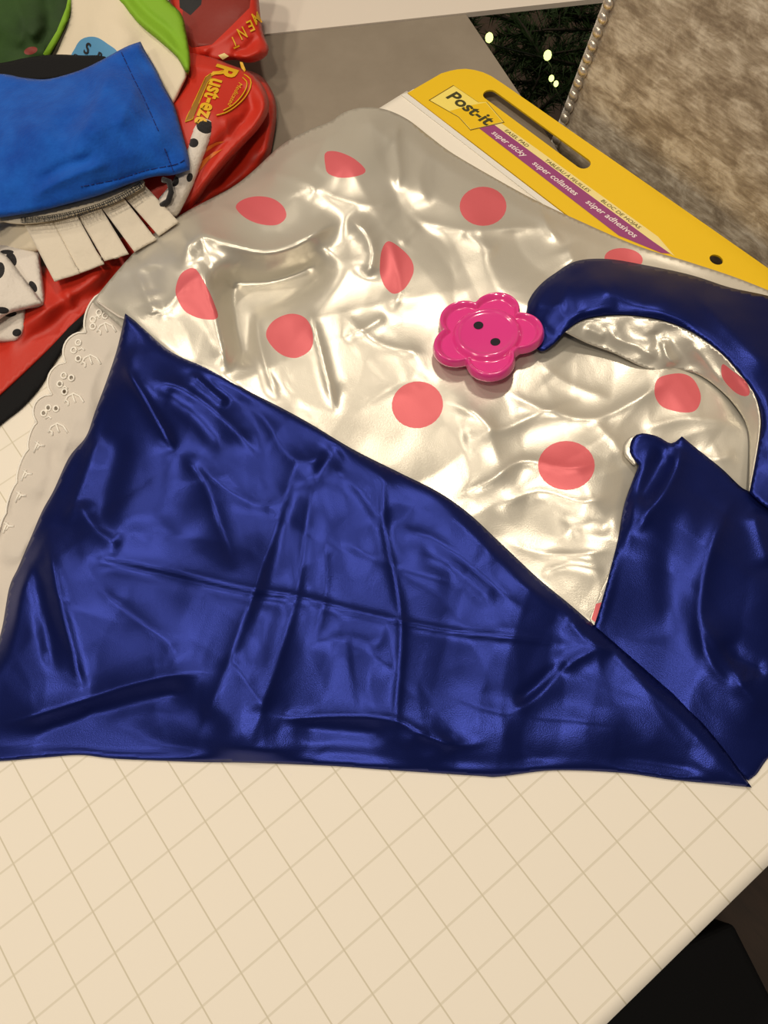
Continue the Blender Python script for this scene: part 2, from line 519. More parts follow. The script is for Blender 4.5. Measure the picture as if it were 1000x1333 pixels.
# table
tb = empty('table', (-6, 2, FLOOR))
tag(tb, 'grey laminate table top carrying the easel pad and the costumes', 'table')
edge = (at(681, 129, TZ) - at(607, 19, TZ))[:2]; edge /= np.linalg.norm(edge)
p_r = c1 + edge * 27
inner = np.array([edge[1], -edge[0]])
tpoly = [tuple(c1), tuple(p_r), tuple(p_r + inner * 32 + np.array([-6.0, 0])), tuple(c0 - u * 26)]
tp = plate('table_top', tpoly, [], TZ - 1.2, TZ, M_table, tb)
cen = np.mean(np.array(tpoly), 0)
for q in tpoly:
    q = cen + (np.array(q) - cen) * 0.84
    box('table_leg', q[0] - 1.1, q[0] + 1.1, q[1] - 1.1, q[1] + 1.1, FLOOR, TZ - 1.2, M_table, tb, bev=0.15)

# ------------------------------------------------------------------ easel pad
pad = empty('easel_pad', (-4.6, 4, TZ))
tag(pad, 'large white grid-ruled easel pad with yellow header under the satin garment', 'easel pad')
def wave(x, y):
    return 0.03 * np.sin(x * 0.55 + y * 0.3) * np.clip((-x - 2) / 8, 0, 1) * np.clip((2 - y) / 6, 0, 1)
xs = np.linspace(-16.35, 7.28, 96); ys = np.linspace(-11.2, 16.22, 110)
X, Y = np.meshgrid(xs, ys); Z = wave(X, Y)
nv = X.size; ny, nx = X.shape
P = np.r_[np.c_[X.ravel(), Y.ravel(), Z.ravel()], np.c_[X.ravel(), Y.ravel(), np.full(nv, -0.06)]]
F = []
for j in range(ny - 1):
    for i in range(nx - 1):
        a = j * nx + i; F.append((a, a + 1, a + nx + 1, a + nx))
rim = [i for i in range(nx)] + [j * nx + nx - 1 for j in range(1, ny)] + [(ny - 1) * nx + i for i in range(nx - 2, -1, -1)] + [j * nx for j in range(ny - 2, 0, -1)]
for a, c in zip(rim, rim[1:] + rim[:1]): F.append((c, a, a + nv, c + nv))
top = part('top_sheet', mesh('top_sheet', W(P), F, True), M_paper, pad)
box('sheet_block', -16.33, 7.26, -11.18, 16.5, TZ + 0.06, -0.065, M_white, pad)
box('backing_board', -16.4, 7.32, -11.25, 16.6, TZ + 0.005, TZ + 0.055, M_white, pad)
hz = 0.035
def arc(cx, cy, r, a0, a1, n=10): return [(cx + r * math.cos(math.radians(t)), cy + r * math.sin(math.radians(t))) for t in np.linspace(a0, a1, n)]
hdr = [(-16.22, 16.15), (7.2, 16.9), (7.25, 18.3)] + arc(6.0, 18.4, 1.25, 0, 88, 8) + \
      [(-6.1, 19.16), (-13.0, 18.86), (-14.3, 18.80), (-14.87, 18.76), (-15.2, 18.68), (-15.5, 18.54), (-15.75, 18.36), (-15.93, 18.13), (-16.05, 17.9), (-16.16, 17.6)]
def slot(x0, x1, ym, slope, r):
    p = arc(x0, ym, r, 90, 270, 8) + arc(x1, ym + (x1 - x0) * slope, r, -90, 90, 8)
    return p
holes = [slot(-14.22, -9.85, 18.13, 0.026, 0.235), ell(-4.48, 18.42, 0.21, 0.17, 0, 16), slot(0.2, 4.6, 18.45, 0.026, 0.235)]
plate('header_card', hdr, holes, hz - 0.06, hz, M_yellow, pad)
plate('binding_strip', [(-16.3, 15.93), (7.2, 16.68), (7.2, 16.86), (-16.24, 16.12)], [], -0.05, 0.03, M_white, pad)
def flatprint(name, pts, M, z):
    return part(name, mesh(name, W(np.array([(p[0], p[1], z) for p in pts])), [tuple(range(len(pts)))], False), M, pad)
flatprint('cream_stripe', [(-13.3, 17.28), (-6.1, 17.55), (-5.35, 17.62), (-6.2, 17.80), (-12.95, 17.52)], M_cream, hz + 0.004)
flatprint('purple_stripe', [(-13.3, 16.83), (-7.0, 16.97), (-5.7, 17.42), (-5.5, 17.6), (-6.3, 17.55), (-13.3, 17.29)], M_purple, hz + 0.007)
logo = [(-15.40, 16.47), (-14.13, 16.68), (-13.42, 16.58), (-12.94, 17.60), (-14.03, 17.80), (-14.20, 17.59), (-15.38, 17.51)]
lc = np.mean(np.array(logo), 0)
flatprint('logo_outline', [tuple(lc + (np.array(p) - lc) * 1.035) for p in logo], M_brown, hz + 0.010)
flatprint('logo_panel', logo, M_lightyellow, hz + 0.013)
flatprint('logo_patch', [(-14.55, 16.62), (-14.13, 16.69), (-13.42, 16.60), (-12.97, 17.58), (-14.02, 17.77), (-14.28, 17.3)], M_yellow, hz + 0.015)
def htext(name, txt, a, b, h, M, bold, shear, z):
    """a, b: baseline ends in inches on the header"""
    V, F = text_mesh(txt, bold, shear)
    x0 = V[:, 0].min(); w = V[:, 0].max() - x0
    a = np.array(a); b = np.array(b); ex = (b - a) / w; e = (b - a) / np.linalg.norm(b - a); ey = np.array([-e[1], e[0]]) * h / 0.72
    Q = a + (V[:, :1] - x0) * ex + V[:, 1:2] * ey
    me = mesh(name, W(np.c_[Q, np.full(len(Q), z)]), F, False)
    if sum(p.normal.z for p in me.polygons) < 0: me.flip_normals()
    return part(name, me, M, pad)
htext('logo_lettering', 'Post-it', (-15.14, 16.95), (-13.16, 17.08), 0.45, M_olive, 0.028, 0.12, hz + 0.020)
htext('print_line', 'super sticky', (-12.83, 16.97), (-11.30, 17.03), 0.20, M_whiteprint, 0.012, 0.2, hz + 0.012)
htext('print_line', 'super collantes', (-10.93, 17.03), (-9.02, 17.10), 0.20, M_whiteprint, 0.012, 0.2, hz + 0.012)
htext('print_line', 'súper adhesivos', (-8.62, 17.14), (-6.62, 17.24), 0.20, M_whiteprint, 0.012, 0.2, hz + 0.012)
htext('print_line', 'EASEL PAD', (-12.62, 17.36), (-11.57, 17.40), 0.12, M_olive, 0.004, 0.2, hz + 0.009)
htext('print_line', 'TABLEAU À FEUILLES', (-10.75, 17.42), (-8.85, 17.50), 0.12, M_olive, 0.004, 0.2, hz + 0.009)
htext('print_line', 'BLOC DE HOJAS', (-8.35, 17.53), (-6.78, 17.59), 0.12, M_olive, 0.004, 0.2, hz + 0.009)

# ------------------------------------------------------------------ satin garment
G = empty('satin_garment', tuple(at(520, 700, 0.0)))
tag(G, 'blue satin garment with white pink-dotted lining, lace edge and flower button on the pad', 'garment')

# polka-dot lining -----------------------------------------------------------
c6 = lambda L: [(120 + x / 2, 120 + y / 2) for x, y in L]
c5 = lambda L: [(520 + x * .48, 320 + y * .48) for x, y in L]
sm = lambda L: [tuple(p[:2]) for p in spline([(x, y, 0) for x, y in L], True, 3)]
dots = [sm(c6([(606, 160), (622, 153), (650, 158), (685, 175), (712, 203), (695, 217), (650, 223), (615, 212), (607, 190)])),
        sm(c6([(374, 300), (392, 280), (430, 271), (470, 277), (498, 298), (505, 325), (482, 345), (440, 344), (400, 328)])),
        sm(c6([(217, 515), (228, 478), (248, 461), (270, 461), (295, 500), (318, 550), (326, 588), (285, 590), (245, 573), (225, 545)])),
        sm(c6([(453, 635), (470, 597), (515, 577), (555, 588), (574, 625), (570, 668), (530, 692), (485, 678)])),
        sm(c6([(749, 455), (754, 412), (772, 388), (808, 410), (833, 440), (836, 472), (815, 510), (787, 525), (765, 510), (752, 482)])),
        ell(543.5, 527, 33.5, 30.5, -8), ell(629, 268.5, 30.5, 25.5, 0), ell(812, 337, 25, 14, 5),
        sm(c5([(692, 393), (700, 362), (730, 349), (770, 347), (800, 365), (818, 408), (805, 445), (770, 452), (720, 440), (699, 420)])),
        ell(737.5, 606, 37, 32, 0)]
lining = Cloth(
    [(120, 393, .75, 1), (145, 362, .7), (175, 328, .65), (205, 300, .55), (245, 274, .45), (300, 245, .3), (330, 222, .3), (365, 190, .35), (400, 170, .4), (430, 158, .5), (446, 147, .6),
     (470, 140, .65), (500, 142, .55), (530, 155, .35), (560, 178, .2), (590, 200, .12), (650, 235, .10), (700, 262, .10), (760, 290, .10), (830, 320, .10), (900, 342, .10), (960, 362, .08), (1030, 390, .08, 1),
     (1036, 480, .08), (1034, 600, .08), (1020, 700, .08), (880, 800, .08), (800, 850, .06, 1), (745, 812, .10), (690, 768, .12), (640, 722, .14), (600, 690, .16), (560, 662, .16), (500, 630, .18), (440, 598, .2), (390, 568, .22), (330, 535, .25), (270, 500, .35), (225, 480, .5), (185, 450, .65), (160, 428, .72, 1)],
    ctrl=[(200, 380, 1.05), (250, 325, 1.25), (235, 390, 1.1), (300, 290, .95), (320, 420, .3), (350, 460, .25), (380, 250, .9), (450, 200, .95), (480, 240, .8), (540, 260, .5), (560, 400, .3), (640, 330, .35),
          (480, 420, .3), (430, 500, .25), (560, 540, .22), (700, 560, .22), (700, 680, .2), (800, 480, .2), (900, 520, .15), (860, 400, .15), (760, 340, .25), (640, 460, .25), (270, 440, .75), (330, 345, .75), (400, 350, .6)],
    folds=[
        ([(232, 362), (246, 318), (262, 306), (300, 318), (345, 328), (385, 318), (420, 298), (449, 283)], .42, 15),
        ([(449, 283), (474, 300), (486, 330), (476, 365)], .22, 12),
        ([(277, 345), (305, 372), (350, 380), (398, 360), (432, 325)], -.52, 20, 'g'),
        ([(258, 335), (274, 385), (287, 435), (297, 490)], .30, 10),
        ([(300, 375), (312, 430), (318, 480)], -.30, 14, 'g'),
        ([(298, 392), (350, 385), (400, 372)], .07, 6),
        ([(402, 398), (416, 452), (428, 500), (440, 545)], .12, 5), ([(335, 400), (336, 440), (352, 492), (365, 525)], .10, 5),
        ([(430, 500), (470, 540), (530, 560)], -.06, 10, 'g'),
        ([(175, 345), (196, 395), (212, 405), (242, 372), (268, 350)], .09, 5), ([(196, 395), (200, 410)], .1, 6), ([(195, 345), (200, 385)], -.08, 10, 'g'),
        ([(205, 315), (230, 310), (250, 308)], .06, 6), ([(270, 262), (330, 285), (365, 300)], .07, 8), ([(340, 225), (385, 232), (412, 246), (402, 266)], .09, 7),
        ([(412, 246), (450, 262), (490, 268), (520, 262)], .06, 6), ([(520, 150), (516, 185), (520, 225), (517, 250)], .10, 5), ([(470, 150), (500, 175), (516, 185)], .08, 8),
        ([(430, 165), (420, 195), (405, 225)], .08, 8), ([(560, 190), (545, 230), (560, 270)], .06, 8),
        ([(530, 280), (580, 296), (640, 300), (700, 292)], .07, 6), ([(600, 300), (618, 312), (650, 330)], .05, 6), ([(660, 230), (700, 255), (712, 295), (738, 320)], .11, 5), ([(712, 295), (650, 296), (600, 290)], .06, 5),
        ([(738, 320), (748, 345)], .08, 6), ([(500, 300), (510, 320), (520, 380), (505, 410)], .07, 6), ([(505, 410), (470, 430), (445, 440)], .07, 5), ([(440, 400), (470, 430), (500, 450), (560, 462)], .06, 5),
        ([(450, 545), (520, 500), (560, 505)], .06, 8), ([(575, 520), (620, 540), (650, 560), (700, 540), (760, 520)], .08, 6),
        ([(650, 505), (700, 530), (770, 545), (830, 520), (880, 490)], .08, 5), ([(585, 650), (640, 625), (680, 600), (740, 610), (790, 600)], .10, 5), ([(640, 665), (700, 640), (760, 655), (800, 640)], .08, 6),
        ([(650, 700), (700, 720), (760, 722), (800, 715)], .07, 5), ([(700, 750), (740, 735), (790, 745)], .06, 5), ([(730, 690), (770, 680), (800, 690)], -.06, 10, 'g'),
        ([(700, 470), (740, 500), (800, 520)], .05, 6), ([(830, 560), (900, 545), (975, 555)], .05, 6), ([(770, 545), (800, 575), (815, 600)], .05, 5),
        ([(900, 590), (930, 600), (960, 590)], .05, 5), ([(600, 570), (650, 560)], .05, 8), ([(545, 290), (520, 320)], .05, 6)],
    noise=[('c', 120, 1.1, 14), ('c', 70, .42, 11), ('c', 42, .08, 23), ('c', 22, .01, 24), ('n', 90, .06, 5)], fade=22, fs=(.95, 1.4), floor=.07)
lin = lining.build('polka_dot_lining', [M_wsatin, M_dot], G, res=3.6, shapes=[(d, 1) for d in dots], thick=0.03)
lin['label'] = 'white satin lining printed with pink dots'

# blue main panel --------------------------------------------------------------
blue = Cloth(
    [(163, 408, .95, 1), (185, 425, .9), (215, 452, .8), (240, 466, .7), (270, 478, .6), (320, 507, .45), (365, 530, .4), (405, 552, .38), (460, 585, .36), (520, 615, .34), (570, 640, .33), (610, 668, .32), (650, 705, .3),
     (700, 752, .28), (740, 785, .28), (775, 815, .28), (850, 880, .28), (900, 925, .25), (945, 978, .2), (979, 1025, .08, 1), (925, 1020, .03), (874, 1015, .03), (807, 1006, .03), (720, 1003, .03), (650, 1011, .03), (622, 1010, .03),
     (500, 1002, .03), (430, 997, .03), (325, 993, .03), (259, 992, .03), (154, 988, .04), (105, 983, .04), (60, 986, .04), (0, 991, .04), (-45, 992, .04, 1), (-45, 900, .1), (-12, 860, .15), (2, 820, .18), (12, 765, .2), (24, 738, .22), (40, 700, .25), (55, 665, .28), (70, 638, .3), (90, 595, .35),
     (112, 568, .4), (124, 535, .5), (140, 492, .65), (153, 452, .8)],
    ctrl=[(170, 470, 1.0), (200, 560, .85), (300, 560, .55), (150, 640, .6), (250, 680, .5), (350, 700, .45), (120, 800, .5), (250, 850, .5), (100, 930, .38), (400, 900, .42), (550, 750, .42), (600, 880, .42), (750, 900, .4), (850, 960, .32), (650, 960, .35), (300, 960, .35), (480, 650, .45)],
    folds=[
        ([(402, 556), (378, 628), (355, 700), (330, 772), (295, 870), (258, 962), (250, 985)], .05, 5), ([(414, 566), (412, 604), (398, 690), (384, 784), (352, 890), (326, 965), (318, 985)], .05, 5),
        ([(395, 600), (370, 690), (340, 790), (300, 900)], -.05, 12, 'g'),
        ([(85, 712), (102, 718), (216, 742), (330, 768), (384, 776), (480, 800), (584, 821), (688, 832), (792, 848)], .07, 4), ([(102, 728), (216, 752), (330, 778), (400, 788)], -.05, 7, 'g'),
        ([(495, 590), (498, 622), (501, 688), (522, 808), (516, 928), (514, 985)], .07, 4), ([(340, 928), (378, 934), (450, 932), (513, 937), (555, 958), (600, 970), (640, 965)], .10, 5), ([(378, 948), (450, 950), (510, 955)], -.08, 9, 'g'),
        ([(-20, 945), (30, 935), (108, 910), (180, 888), (240, 876), (294, 877)], .15, 9), ([(20, 962), (110, 935), (190, 910), (280, 900)], -.10, 14, 'g'),
        ([(157, 470), (180, 505), (205, 548), (230, 590)], .15, 5), ([(180, 499), (228, 502), (282, 538), (342, 598)], .12, 8), ([(246, 484), (270, 505), (298, 530)], .10, 5), ([(205, 505), (250, 540), (300, 590)], -.08, 14, 'g'),
        ([(230, 590), (264, 622), (288, 688), (309, 748)], -.10, 8), ([(250, 600), (300, 640), (350, 660), (372, 640)], .08, 8), ([(300, 520), (340, 540), (385, 600), (440, 590)], .09, 9), ([(385, 640), (430, 600), (440, 560)], -.07, 12, 'g'),
        ([(420, 600), (470, 640), (500, 690)], .07, 10), ([(60, 690), (75, 770), (95, 850), (110, 910)], .12, 7), ([(40, 720), (58, 800), (72, 880)], -.12, 12, 'g'), ([(100, 650), (125, 690), (160, 715)], .10, 9),
        ([(130, 560), (110, 620), (85, 690)], .13, 14), ([(160, 560), (140, 640), (120, 700)], -.12, 18, 'g'),
        ([(120, 760), (170, 800), (220, 840), (230, 872)], .09, 14), ([(440, 700), (520, 740), (600, 760)], .08, 16), ([(500, 690), (560, 700), (640, 760), (690, 800)], .09, 12), ([(540, 720), (600, 745), (650, 790)], -.07, 14, 'g'),
        ([(660, 935), (700, 905), (726, 878), (752, 856), (790, 840)], .12, 7), ([(670, 920), (705, 890), (740, 862)], -.10, 7, 'g'), ([(740, 800), (760, 830), (800, 850)], .09, 7),
        ([(560, 900), (620, 920), (680, 935), (760, 940), (850, 960)], .08, 18), ([(520, 975), (560, 950), (590, 985)], .07, 9), ([(420, 830), (480, 850), (520, 880)], .06, 14), ([(800, 850), (860, 905), (930, 985)], .06, 12),
        ([(390, 840), (450, 830), (500, 845)], .05, 8), ([(205, 890), (260, 930), (300, 960)], -.06, 16, 'g'), ([(420, 690), (424, 760), (410, 840)], .05, 6), ([(295, 850), (330, 900), (345, 930)], .06, 9)],
    puff=(.10, 12), noise=[('c', 130, 1.2, 36), ('c', 85, .45, 31), ('c', 46, .09, 47), ('c', 24, .012, 48), ('n', 110, .16, 9)], fade=20, fs=(1.3, 1.55), floor=.03)
blue.build('blue_front_panel', M_bsatin, G, res=3.8, thick=0.04)['label'] = 'glossy royal blue satin front'

# right-hand blue flap --------------------------------------------------------
flap = Cloth(
    [(820, 588, .55), (824, 570, .7), (836, 564, .75), (856, 568, .7), (874, 577, .6), (888, 568, .7, 1), (905, 582, .6), (940, 610, .5), (968, 636, .45), (990, 642, .42), (1030, 652, .36), (1085, 680, .3, 1), (1090, 880, .2), (1035, 960, .05), (1002, 985, .03), (985, 1008, .03), (974, 1016, .03, 1),
     (930, 985, .1), (850, 905, .12), (800, 860, .12), (771, 822, .2, 1), (783, 785, .36), (795, 740, .42), (805, 700, .46), (812, 660, .48), (822, 630, .5), (832, 606, .55, 1)],
    ctrl=[(870, 650, .62), (880, 760, .42), (930, 720, .5), (980, 800, .5), (920, 880, .34), (1000, 900, .32), (850, 800, .3)],
    folds=[([(888, 570), (880, 610), (865, 640), (845, 665), (825, 700)], .20, 8), ([(872, 580), (852, 620), (830, 660)], -.14, 9, 'g'), ([(855, 570), (842, 600), (826, 650), (806, 740)], .08, 8),
           ([(960, 640), (935, 690), (915, 760), (912, 820), (930, 870), (965, 905)], .14, 12), ([(980, 660), (990, 700), (1005, 740)], .14, 9), ([(910, 800), (945, 860), (985, 915), (1010, 930)], .14, 9), ([(970, 860), (965, 890), (990, 870)], .1, 8),
           ([(940, 830), (960, 860), (1000, 880)], -.1, 14, 'g'), ([(880, 640), (870, 740), (880, 830)], -.06, 18, 'g')],
    puff=(.05, 10), noise=[('c', 80, .4, 61), ('c', 40, .06, 62), ('n', 80, .06, 12)], fade=16, fs=(.9, 1.5), floor=.03)
flap.build('blue_side_flap', M_bsatin, G, res=4.2, thick=0.04)['label'] = 'dark shaded blue satin flap'
# white facing seen inside the rolled tip of the flap
tip = Cloth([(819, 600, .40), (812, 590, .45), (813, 577, .55), (822, 568, .68), (829, 570, .66), (831, 590, .5), (828, 606, .42)], puff=(.04, 6), noise=[('c', 10, .04, 3)], fade=5, step=3)
tip.build('flap_facing', M_wsatin, G, res=2.0, thick=0.02)

# strap -----------------------------------------------------------------------
strap = Cloth(
    [(684, 410, .42), (690, 388, .5), (704, 370, .55), (722, 356, .55), (750, 340, .5), (790, 337, .45), (840, 345, .4), (900, 358, .35), (950, 374, .3), (1000, 385, .28), (1060, 402, .3), (1090, 450, .3), (1100, 600, .4), (1085, 705, .45, 1), (1010, 668, .6), (976, 642, .6, 1), (984, 600, .75), (991, 560, .8), (990, 535, .85),
     (982, 512, .9), (965, 488, .95), (940, 460, 1.0), (905, 434, 1.05), (870, 419, 1.1), (830, 411, 1.1), (795, 410, 1.05), (760, 416, .95), (738, 430, .85), (722, 447, .7), (704, 457, .6), (690, 440, .5)],
    ctrl=[(740, 385, .95), (800, 372, 1.15), (870, 388, 1.1), (950, 420, .95), (1010, 500, .9), (1015, 600, .8)],
    folds=[([(700, 430), (720, 405), (736, 385), (745, 355)], .09, 9), ([(690, 395), (715, 400), (740, 395)], .08, 8), ([(760, 350), (790, 380), (830, 395), (880, 395)], .06, 14), ([(900, 375), (930, 410), (980, 460), (1010, 500)], .08, 16), ([(985, 520), (1000, 560), (1002, 620)], .06, 12), ([(720, 440), (735, 415), (765, 405)], .05, 7)],
    puff=(.04, 9), noise=[('c', 60, .35, 71), ('c', 34, .10, 72), ('n', 60, .05, 13)], fade=12, fs=(.8, 1.6), floor=.1)
strap.build('blue_strap', M_bsatin, G, res=3.8, thick=0.04)
facing = Cloth(
    [(735, 432, .80, 1), (760, 417, .90), (795, 411, 1.0), (830, 412, 1.05), (870, 420, 1.05), (905, 435, 1.0), (940, 461, .95), (965, 489, .9), (982, 513, .85), (989, 540, .8), (989, 560, .75), (983, 600, .65), (975, 640, .55, 1), (976, 600, .45), (974, 560, .4), (960, 532, .36), (938, 508, .34), (910, 488, .32), (880, 481, .32), (862, 484, .32), (835, 477, .34), (800, 460, .4), (765, 447, .5)],
    folds=[([(790, 420), (800, 440), (830, 450), (862, 470)], .08, 7), ([(862, 440), (868, 462), (880, 478)], .12, 6), ([(850, 430), (858, 455)], -.06, 6), ([(900, 445), (920, 470), (945, 505)], .06, 7), ([(760, 425), (790, 440)], .05, 6)],
    noise=[('c', 26, .2, 81)], fade=10, step=4)
fd = sm(c5([(874, 350), (877, 321), (905, 340), (940, 368), (951, 398), (940, 408), (915, 400), (888, 375)]))
facing.build('strap_facing', [M_wsatin, M_dot], G, res=3.0, shapes=[(fd, 1)], thick=0.02)
# small strip of facing below the flap edge, with the corner of a dot
strip = Cloth([(800, 735, .34, 1), (795, 772, .30), (786, 806, .24), (776, 820, .2, 1), (768, 806, .22), (776, 785, .28), (788, 755, .32)], noise=(), fade=6, step=3)
strip.build('flap_facing', [M_wsatin, M_dot], G, res=3.0, shapes=[([(776, 786), (787, 783), (786, 797), (778, 812), (770, 806)], 1)], thick=0.02)

# lace ------------------------------------------------------------------------
sc_pts = [(131, 382), (112, 433), (86, 472), (68, 514), (48, 550), (37, 585), (22, 628), (8, 668), (-4, 720), (-14, 780), (-20, 850)]
sc_b = [9, 15, 14, 14, 4, 4, 3, 4, 3, 3]
left = []
for a, b_, h in zip(sc_pts, sc_pts[1:], sc_b):
    a = np.array(a, float); b_ = np.array(b_, float); d = b_ - a; nn = np.array([-d[1], d[0]]) / np.linalg.norm(d)
    if nn[0] > 0: nn = -nn
    for t in np.linspace(0, 1, 9)[:-1]:
        q = a + d * t + nn * h * (math.sin(math.pi * t) ** 0.6); left.append(tuple(q))
left.append(sc_pts[-1])
def zl(x, y):  # lace lies from the raised corner of the garment down to the pad
    return float(np.interp(y, [380, 430, 480, 540, 600, 680, 800], [.72, .62, .48, .34, .26, .20, .14]))
right = [(6, 850), (14, 790), (30, 735), (50, 690), (75, 645), (100, 600), (122, 570), (134, 540), (150, 490), (163, 450), (172, 415)]
lout = [(x, y, zl(x, y) - 0.02, 1) for x, y in left] + [(x, y, zl(x, y) - 0.06) for x, y in right]
lout[-1] = lout[-1] + (1,)
motifs = [((124, 410), -8, 1.0), ((104, 452), -18, 1), ((82, 502), -20, 1), ((61, 541), -16, .95)]
eyes = [[(129, 407), (121, 416), (121, 425), (137, 411)][:4],
        [(102, 446), (96, 456), (102, 467)], [(83, 489), (93, 492), (78, 500), (84, 510)], [(63, 531), (73, 532), (57, 538)]]
hl = [ell(x, y, 2.5, 2.9, 20, 10) for g in eyes for x, y in g]
lace = Cloth(lout, ctrl=[(95, 560, .36), (60, 640, .27)], folds=[([(150, 440), (120, 500), (108, 560)], .06, 8), ([(100, 530), (90, 570), (70, 610)], .08, 8), ([(75, 570), (60, 640), (40, 690)], -.05, 8, 'g'), ([(30, 700), (60, 660)], .05, 5)],
             noise=[('n', 30, .10, 17), ('c', 30, .25, 18)], fade=8, floor=.03, step=4)
lo_ = lace.build('lace_trim', M_lace, G, res=3.0, holes=hl, thick=0.015)
lo_['label'] = 'white scalloped eyelet lace edge'
def on(c, pts, dz=0.012):
    pts = np.array(pts, float); return at(pts[:, 0], pts[:, 1], c.z(pts[:, 0], pts[:, 1]) + dz)
thread('edge_stitching', [on(lace, left[:-20][i:i + 9]) for i in range(0, 32, 8)] + [on(lace, left[32:])], 0.03, M_thread, lo_)
for k, g in enumerate(eyes):
    L = [on(lace, [*ell(x, y, 3.4, 3.8, 20, 12), ell(x, y, 3.4, 3.8, 20, 12)[0]]) for x, y in g]
    cx, cy = motifs[k][0]; ox, oy = (14, 12) if k % 2 == 0 else (12, 10)
    L += [on(lace, [(cx + 2, cy + 22), (cx + 6, cy + 14), (cx + 14, cy + 10), (cx + 22, cy + 14), (cx + 27, cy + 22)]),
          on(lace, [(cx + 12, cy + 11), (cx + 14, cy + 17), (cx + 16, cy + 22)]), on(lace, [(cx + 3, cy + 19), (cx + 7, cy + 21), (cx + 7, cy + 26)]),
          on(lace, [(cx - 2, cy + 4), (cx + 3, cy + 1), (cx + 6, cy + 4)])]
    thread('eyelet_embroidery', L, 0.03, M_thread, lo_)
for (cx, cy) in [(46, 575), (30, 612), (22, 640), (6, 680)]:
    thread('eyelet_embroidery', [on(lace, [(cx, cy), (cx + 6, cy + 5), (cx + 12, cy + 5)]), on(lace, [(cx + 2, cy + 10), (cx + 6, cy + 4)]), on(lace, [(cx - 2, cy + 14), (cx + 1, cy + 6), (cx + 4, cy)])], 0.03, M_thread, lo_)
# seam tape where the lace joins the lining
thread('lace_seam', [on(lining, [(126, 392), (140, 402), (155, 412), (166, 416)], 0.05)], 0.035, M_lace, G)

# flower button -----------------------------------------------------------------
ctr = at(634, 438, 0.62)
R0 = 1.62
ang = []
petal_dirs = [(656, 383), (589, 405), (576, 458), (640, 495), (694, 437)]
for p in petal_dirs:
    q = at(p[0], p[1], 0.62) - ctr; ang.append(math.atan2(q[1], q[0]))
ang = sorted(ang)
def petal_r(t):
    best = 0
    for k, a in enumerate(ang):
        d = (t - a + math.pi) % (2 * math.pi) - math.pi
        c = 0.93; rr = 0.69           # petal circle: centre distance and radius
        s = c * math.sin(d)
        if abs(s) < rr and math.cos(d) > 0: best = max(best, c * math.cos(d) + math.sqrt(rr * rr - s * s))
    return max(best, 1.12)
nt_, nr_ = 160, 34
tilt = Matrix.Rotation(math.radians(-9), 3, Vector(CAM_R[0])) @ Matrix.Rotation(math.radians(4), 3, Vector((1, 0, 0)))
def prof(q, r, R):
    # q: 0..1 along the radius from the inner disc to the petal edge
    if r < 0.80: return 0.10 + 0.05 * (r / 0.80) ** 2
    if r < 0.90: return 0.15 + 0.05 * math.sin((r - 0.80) / 0.10 * math.pi)
    e = (R - r)
    z = 0.15 - 0.10 * min(1, (r - 0.90) / 0.08)
    if e < 0.26: z = max(z, 0.05 + 0.13 * math.sin(min(1, (0.26 - e) / 0.17) * math.pi / 2)) if e > 0.09 else 0.18 - 0.20 * (1 - e / 0.09) ** 2
    return z
rad_in = list(np.linspace(0.0, 0.90, 14))[1:]
V = []; rows = []
V.append((0, 0, prof(0, 0, 2)))
for r in rad_in:
    row = []
    for k in range(nt_):
        t = 2 * math.pi * k / nt_; row.append(len(V)); V.append((r * math.cos(t), r * math.sin(t), prof(0, r, petal_r(t))))
    rows.append(row)
for s_ in np.linspace(0, 1, 22)[1:]:
    row = []
    for k in range(nt_):
        t = 2 * math.pi * k / nt_; R = petal_r(t); r = 0.90 + (R - 0.90) * s_
        row.append(len(V)); V.append((r * math.cos(t), r * math.sin(t), prof(0, r, R)))
    rows.append(row)
for zz, sc_ in ((-0.06, 0.99), (-0.08, 0.90)):
    row = []
    for k in range(nt_):
        t = 2 * math.pi * k / nt_; R = petal_r(t) * sc_
        row.append(len(V)); V.append((R * math.cos(t), R * math.sin(t), zz))
    rows.append(row)
F = [(0, rows[0][k], rows[0][(k + 1) % nt_]) for k in range(nt_)]
for a, b_ in zip(rows, rows[1:]):
    for k in range(nt_): F.append((a[k], b_[k], b_[(k + 1) % nt_], a[(k + 1) % nt_]))
F.append(tuple(rows[-1][::-1]))
KB = 0.985
def bw(v):
    q = tilt @ Vector((v[0] * KB, v[1] * KB, v[2] * 1.15)); return W(np.array([ctr[0] + q.x, ctr[1] + q.y, ctr[2] + q.z]))
btn = part('flower_button', mesh('flower_button', [bw(v) for v in V], F, True), M_pink, G)
btn['label'] = 'shiny pink plastic flower-shaped button'
ss = btn.modifiers.new('smooth', 'SUBSURF'); ss.levels = 1; ss.render_levels = 1
for p in ((623.5, 423), (645, 448)):
    q = at(p[0], p[1], 0.74) - ctr
    c_ = (q[0] / KB, q[1] / KB)
    vv = [(c_[0] + 0.14 * math.cos(t), c_[1] + 0.14 * math.sin(t), 0.128) for t in np.linspace(0, 2 * math.pi, 20, endpoint=False)]
    v2 = [(c_[0] + 0.11 * math.cos(t), c_[1] + 0.11 * math.sin(t), 0.05) for t in np.linspace(0, 2 * math.pi, 20, endpoint=False)]
    part('button_hole', mesh('button_hole', [bw(v) for v in vv + v2], [tuple(range(20))] + [(k, (k + 1) % 20, 20 + (k + 1) % 20, 20 + k) for k in range(20)], False), M_hole, btn)

